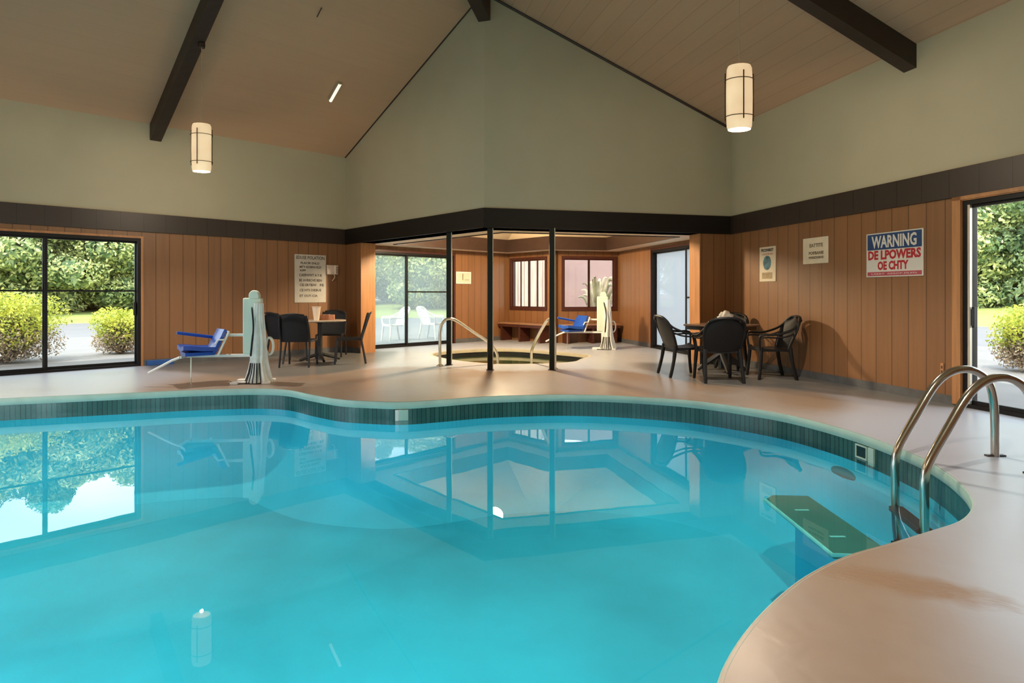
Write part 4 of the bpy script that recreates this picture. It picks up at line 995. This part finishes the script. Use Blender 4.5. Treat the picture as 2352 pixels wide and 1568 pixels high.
t = empty('spa_ceiling_light', (-.33, 11.6, 0))
b = MB(); b.box(-.27, .27, -.22, .22, 2.82, 2.85); b.build('light_panel', mat('bright ceiling panel', (1, .90, .72), .5, var=.02, emit=9), t)
b = MB(); b.box(-.30, .30, -.25, .25, 2.845, 3.0); b.build('light_housing', M['soffit'], t)
tag(t, 'bright square ceiling light over the spa, mirrored in the pool', 'ceiling light')
ld = bpy.data.lights.new('bulb', 'POINT'); ld.shadow_soft_size = .15; ld.energy = SPA_W; ld.color = (1, .80, .52)
lo = bpy.data.objects.new('bulb', ld); C.objects.link(lo); lo.parent = t; lo.location = (0, 0, 2.66)
for i, (px, py) in enumerate(((-5.9, 3.2), (-3.9, 1.7), (-1.6, .9), (.3, 1.4))):  # unseen lamps added to brighten the pool water
    e = wall_thing('added_pool_lamp', px, py)
    b = MB(); b.lathe([(.0, -.02), (.09, -.02), (.11, 0), (.11, .02)], 24, M=Matrix.Translation((0, 0, -.55)) @ Matrix.Rotation(PI / 2, 4, 'X')); b.build('added_lamp_lens', M['bulb'], e, smooth=True)
    tag(e, 'round added lamp under water in the near pool wall, unseen below the camera', 'added pool light', 'added lamps in the near pool wall')
    ld = bpy.data.lights.new('bulb', 'SPOT'); ld.energy = POOL_W; ld.color = (.92, 1, 1); ld.spot_size = math.radians(165); ld.spot_blend = 1; ld.shadow_soft_size = .08  # light of the added pool lamp
    lo = bpy.data.objects.new('bulb', ld); C.objects.link(lo); lo.parent = e; lo.location = (0, -.06, -.55); lo.rotation_euler = (-math.radians(58), 0, 0)

# ------------------------------------------------------------------ outdoors
def disc(name, r0, r1, z0, z1, mt, n=72):
    b = MB(); v = [];
    for r, z in ((r0, z0), (r1, z1)): v += [(O.x + r * math.sin(2*PI*i/n), O.y + r * math.cos(2*PI*i/n), z) for i in range(n)]
    b.add(v, [(i, (i+1) % n, n + (i+1) % n, n + i) for i in range(n)]); o = b.build(name, mt); o['kind'] = 'structure'; return o
def ground():
    n = 72; b = MB(); b.add([(O.x + 13.5 * math.sin(2*PI*i/n), O.y + 13.5 * math.cos(2*PI*i/n), -.03) for i in range(n)], [tuple(range(n))])
# concrete apron hugging the building (outside the outer wall line), drive, lawn
hexo = [tuple(hexv(1, AP + .0)), tuple(hexv(2, AP + .0)), tuple(hexv(3, AP + .0)), tuple(hexv(4, AP + .0)), tuple(BL + nL * .03 + uL * .03), tuple(BR + nR * .03 + uR * .03)]
c14 = [(O.x + 14.0 * math.sin(2*PI*i/48), O.y + 3 + 14.0 * math.cos(2*PI*i/48)) for i in range(48)]
o = filled('patio_ground', [c14, hexo], -.03, M['concrete']); o['kind'] = 'structure'
c26 = [(O.x + 26.0 * math.sin(2*PI*i/64), O.y + 26.0 * math.cos(2*PI*i/64)) for i in range(64)]
o = filled('drive_ground', [c26, c14], -.03, M['asphalt']); o['kind'] = 'structure'
disc('lawn_ground', 26, 44, -.03, .6, M['grass']); disc('woodland_ground', 44, 90, .6, 1.2, M['mulch'])

def leaf_cloud(rng, centers, radii, per, size, squash=1.0):
    """small two-triangle leaves spread on and in ellipsoid clumps"""
    vs_ = []; fs = []; k = 0
    for c, R in zip(centers, radii):
        u = rng.normal(size=(per, 3)); u /= np.linalg.norm(u, axis=1)[:, None]
        rad = rng.uniform(.55, 1.06, size=(per, 1)) ** .6
        P = np.array(c) + u * rad * np.array(R)
        n = u + rng.normal(scale=.6, size=(per, 3)); n /= np.linalg.norm(n, axis=1)[:, None]
        a = np.cross(n, rng.normal(size=(per, 3))); a /= np.linalg.norm(a, axis=1)[:, None]; bb = np.cross(n, a)
        s = rng.uniform(.6, 1.3, size=(per, 1)) * size
        q = np.stack([P - a * s, P + bb * s * .45, P + a * s, P - bb * s * .45], axis=1).reshape(-1, 3)
        vs_.append(q); fs.append((np.arange(per * 4).reshape(-1, 4) + k)); k += per * 4
    return np.concatenate(vs_), np.concatenate(fs)
def np_mesh(name, V, F_, mt):
    me = bpy.data.meshes.new(name); me.vertices.add(len(V)); me.vertices.foreach_set('co', V.astype(np.float32).ravel())
    me.loops.add(F_.size); me.loops.foreach_set('vertex_index', F_.astype(np.int32).ravel())
    me.polygons.add(len(F_)); me.polygons.foreach_set('loop_start', np.arange(0, F_.size, F_.shape[1], dtype=np.int32)); me.polygons.foreach_set('loop_total', np.full(len(F_), F_.shape[1], dtype=np.int32))
    me.update(); me.validate(); me.materials.append(mt); return me
def make_tree(seed, h, w_, mt, name='leafy_tree'):
    rng = np.random.default_rng(seed); t = empty(name)
    b = MB(); b.tube(spline([(0, 0, 0), (.1, .05, h * .25), (-.1, .1, h * .5), (.1, 0, h * .8)], 4), [.26 - .015 * i for i in range(13)], 8)
    for k in range(5):
        a = k * 1.26 + seed; z = h * (.22 + .1 * k); b.tube([(0, 0, z), (w_ * .25 * math.cos(a), w_ * .25 * math.sin(a), z + h * .12), (w_ * .42 * math.cos(a), w_ * .42 * math.sin(a), z + h * .2)], [.1, .07, .03], 6)
    b.build('trunk', M['bark'], t, smooth=True)
    cs = []; rs = []
    for k in range(16):
        z = h * (.05 + .89 * (k + .5) / 16); rr = w_ * .5 * math.sin(PI * min(.97, .22 + .74 * (k + .5) / 16)) ** .6
        a = k * 2.4 + seed; r = rr * rng.uniform(.25, .7)
        cs.append((r * math.cos(a), r * math.sin(a), z)); rs.append((rr * .62, rr * .62, h * .11))
    V, F_ = leaf_cloud(rng, cs, rs, 1700, .12)
    me = np_mesh('foliage', V, F_, mt); o = bpy.data.objects.new('foliage', me); C.objects.link(o); setpar(o, t)
    # inner mass of leaves, with crown shade put into their darker colour
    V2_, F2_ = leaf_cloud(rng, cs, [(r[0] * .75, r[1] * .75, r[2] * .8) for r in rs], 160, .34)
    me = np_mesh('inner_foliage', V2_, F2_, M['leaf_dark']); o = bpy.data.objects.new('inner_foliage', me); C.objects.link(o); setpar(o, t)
    return t
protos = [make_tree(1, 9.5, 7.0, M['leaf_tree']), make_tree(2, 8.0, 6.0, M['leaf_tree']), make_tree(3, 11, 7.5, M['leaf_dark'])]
used = [False] * 3
def put_tree(k, az, r, s, label, group, zs=1):
    p = protos[k]; q = copy_tree(p) if used[k] else p; used[k] = True
    a = math.radians(az); x, y = r * math.sin(a), r * math.cos(a)
    rr = math.hypot(x - O.x, y - O.y); z = -.03 + max(0, min(1, (rr - 26) / 18)) * .63
    if rr > 44: z = .6 + (rr - 44) / 46 * .6
    q.location = (x, y, z - .05); q.scale = (s, s, s * zs); q.rotation_euler.z = random.uniform(0, 6); tag(q, label, 'tree', group)
gl_ = 'trees seen through the left sliding window'
for az, r, k, s in ((-45, 40, 0, 1), (-42.6, 44, 2, .95), (-40.4, 39, 1, 1.05), (-38, 45, 2, 1.0), (-36, 40, 0, .9), (-33.8, 44, 1, 1.1), (-31.5, 41, 0, 1.0), (-41.5, 54, 0, 1.25), (-37, 55, 2, 1.1), (-33, 55, 0, 1.2), (-46.5, 52, 2, 1.15)):
    put_tree(k, az, r, s, 'leafy green tree in the belt beyond the left sliding window', gl_)
gr_ = 'trees seen through the right doorway'
for az, r, k, s in ((34.5, 46, 0, 1.1), (36.6, 44, 1, 1.2), (38.5, 47, 0, 1.1), (40.6, 45, 2, 1.0), (42.8, 48, 0, 1.2), (37.6, 58, 2, 1.25), (41.2, 58, 0, 1.3)):
    put_tree(k, az, r, s, 'leafy green tree in the belt beyond the right glass door', gr_)
gd_ = 'trees seen through the steamed spa door'
for az, r, k, s in ((-14.5, 48, 0, 1.1), (-11.2, 50, 2, 1.0), (-8, 40, 1, 1.1), (-5, 46, 0, 1.0), (-17, 46, 2, 1.1)):
    put_tree(k, az, r, s, 'hazy green tree beyond the steamed spa room door', gd_)
for az, r, k, s in ((13, 46, 0, 1.0), (17, 46, 2, 1.0), (21, 46, 1, 1.1)):
    put_tree(k, az, r, s, 'tree behind the milky door at the right of the spa room', 'trees behind the milky door')
def make_bush(seed, w_, d_, h_, name='rounded_shrub', n=6500):
    rng = np.random.default_rng(seed); t = empty(name)
    cs, rs = [], []
    for k in range(9):
        a = k * 2.4; r = .42 * math.sqrt(k / 9); cs.append((w_ * .5 * r * 1.3 * math.cos(a), d_ * .5 * r * 1.3 * math.sin(a), h_ * (.60 + .12 * math.cos(k * 1.7)))); rs.append((w_ * .34, d_ * .34, h_ * .34))
    V, F_ = leaf_cloud(rng, cs, rs, n // 9, .030); me = np_mesh('foliage', V, F_, M['leaf_bush']); o = bpy.data.objects.new('foliage', me); C.objects.link(o); setpar(o, t)
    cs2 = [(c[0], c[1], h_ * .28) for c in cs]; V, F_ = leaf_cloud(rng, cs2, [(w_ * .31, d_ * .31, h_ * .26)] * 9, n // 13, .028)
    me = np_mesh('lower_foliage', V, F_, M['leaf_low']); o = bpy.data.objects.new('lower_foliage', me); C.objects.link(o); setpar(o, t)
    b = MB()
    for k in range(14):
        a = k * 2.4; b.tube([(0.05 * math.cos(a), .05 * math.sin(a), 0), (w_ * .2 * math.cos(a), d_ * .2 * math.sin(a), h_ * .4), (w_ * .33 * math.cos(a), d_ * .33 * math.sin(a), h_ * .7)], [.014, .010, .005], 5)
    b.build('stems', M['bark'], t)
    b = MB(); b.lathe([(0, h_ * .12), (w_ * .22, h_ * .16), (w_ * .30, h_ * .40), (w_ * .26, h_ * .64), (0, h_ * .78)], 14, sy=d_ / w_); b.build('twig_core', M['leaf_core'], t, smooth=True)
    return t
def at_px(px, Y): return V2((px - 1176) / 1372 * Y, Y)
bu = make_bush(11, 1.7, 1.6, 1.27, n=9000); P = at_px(12, 10.9); bu.location = (P.x, P.y, -.03); tag(bu, 'large yellow green rounded shrub outside the left window pane', 'shrub')
bu2 = make_bush(12, 1.05, 1.0, .93, n=5000); P = at_px(277, 12.6); bu2.location = (P.x, P.y, -.03); tag(bu2, 'smaller rounded shrub outside near the right edge of the left window', 'shrub')
bu3 = make_bush(13, 1.1, 1.1, 1.05, n=5000); P = at_px(2368, 9.6); bu3.location = (P.x, P.y, -.03); tag(bu3, 'rounded shrub outside the right glass door', 'shrub')
# mulch bed along the trees
# white garden chairs outside the steamed door
wc = make_armchair(M['white'], '')
for c in KIDS[wc.name]: pass
wc.name = 'garden_chair'
P = at_px(905, 15.9); wc.location = (P.x, P.y, -.03); wc.rotation_euler.z = 2.2; tag(wc, 'white garden chair outside the left pane of the steamed door', 'chair', 'white garden chairs outside')
KIDS['garden_chair'] = KIDS.get('garden_chair') or [o for o in bpy.data.objects if o.parent == wc]
q = copy_tree(wc); P = at_px(992, 16.6); q.location = (P.x, P.y, -.03); q.rotation_euler.z = -1.9; tag(q, 'white garden chair outside the right pane of the steamed door', 'chair', 'white garden chairs outside')
# pink garden wall and tan fence outside the spa windows, with a strap-leaved plant
Pm = (BL + BR) / 2; fw = frame_mat(B2 + V2(.25, .97) * 4.2, V2(.968, -.25), V2(.25, .968))
b = MB(); b.box(-3.2, 5.5, 0, .2, -.03, 3.0); o = b.build('garden_wall', M['pinkwall']); o.matrix_world = fw; tag(o, 'pale pink wall outside the spa room windows', 'wall')
t = empty('board_fence'); t.matrix_world = frame_mat(at_px(1150, 18.2), V2(.968, -.25), V2(.25, .968))
b = MB()
for i in range(9): b.box(-.2 + i * .19, -.2 + i * .19 + .165, 0, .025, 0, 2.9)
b.build('fence_boards', M['fence'], t)
b = MB(); b.box(-.25, 1.55, .025, .07, .4, .5); b.box(-.25, 1.55, .025, .07, 2.2, 2.3); b.build('fence_rail', M['fence'], t)
tag(t, 'upright tan board fence outside the left spa window', 'fence')
t = empty('strap_leaf_plant', (*at_px(1372, 16.9), -.03)); rng = random.Random(5); b = MB()
for i in range(34):
    a = rng.uniform(0, 2 * PI); L = rng.uniform(1.0, 1.75); s = rng.uniform(.25, .62)
    pts = [(0, 0, 0), (s * .35 * math.cos(a), s * .35 * math.sin(a), L * .55), (s * .8 * math.cos(a), s * .8 * math.sin(a), L * .95), (s * 1.2 * math.cos(a), s * 1.2 * math.sin(a), L * .98)]
    pp = spline(pts, 4); pr = [.025 * (1 - abs(j / 12 - .4) * 1.2) + .003 for j in range(len(pp))]
    b.tube(pp, pr, 4, rx=1.8)
b.build('leaves', M['leaf_pale'], t)
tag(t, 'pale strap leaved plant outside the right spa window', 'plant')

# sky portals in the openings help the renderer find daylight
def portal(F, x0, x1, z0, z1):
    ld = bpy.data.lights.new('sky_portal', 'AREA'); ld.shape = 'RECTANGLE'; ld.size = x1 - x0; ld.size_y = z1 - z0; ld.cycles.is_portal = True
    o = bpy.data.objects.new('sky_portal', ld); C.objects.link(o)
    c = F @ Vector(((x0 + x1) / 2, .16, (z0 + z1) / 2)); n_ = (F.to_3x3() @ Vector((0, 1, 0)))
    q = n_.to_track_quat('Z', 'Y'); o.rotation_euler = q.to_euler(); o.location = c
portal(FL, W1a, W1b, 0, WT); portal(FL, D1a, D1b, 0, DT); portal(FR, W2a, W2b, 0, 2.2); portal(FR, D2a, D2b, 0, 2.2)
portal(Fb1, Wc[0], Wc[1], *WZ); portal(Fb2, Wd[0], Wd[1], *WZ)
for k in (4,):
    n_ = nrm[k]; F = frame_mat(O + n_ * AP, V2(n_.y, -n_.x), n_); portal(F, -1.9, 1.9, 0, 2.15)
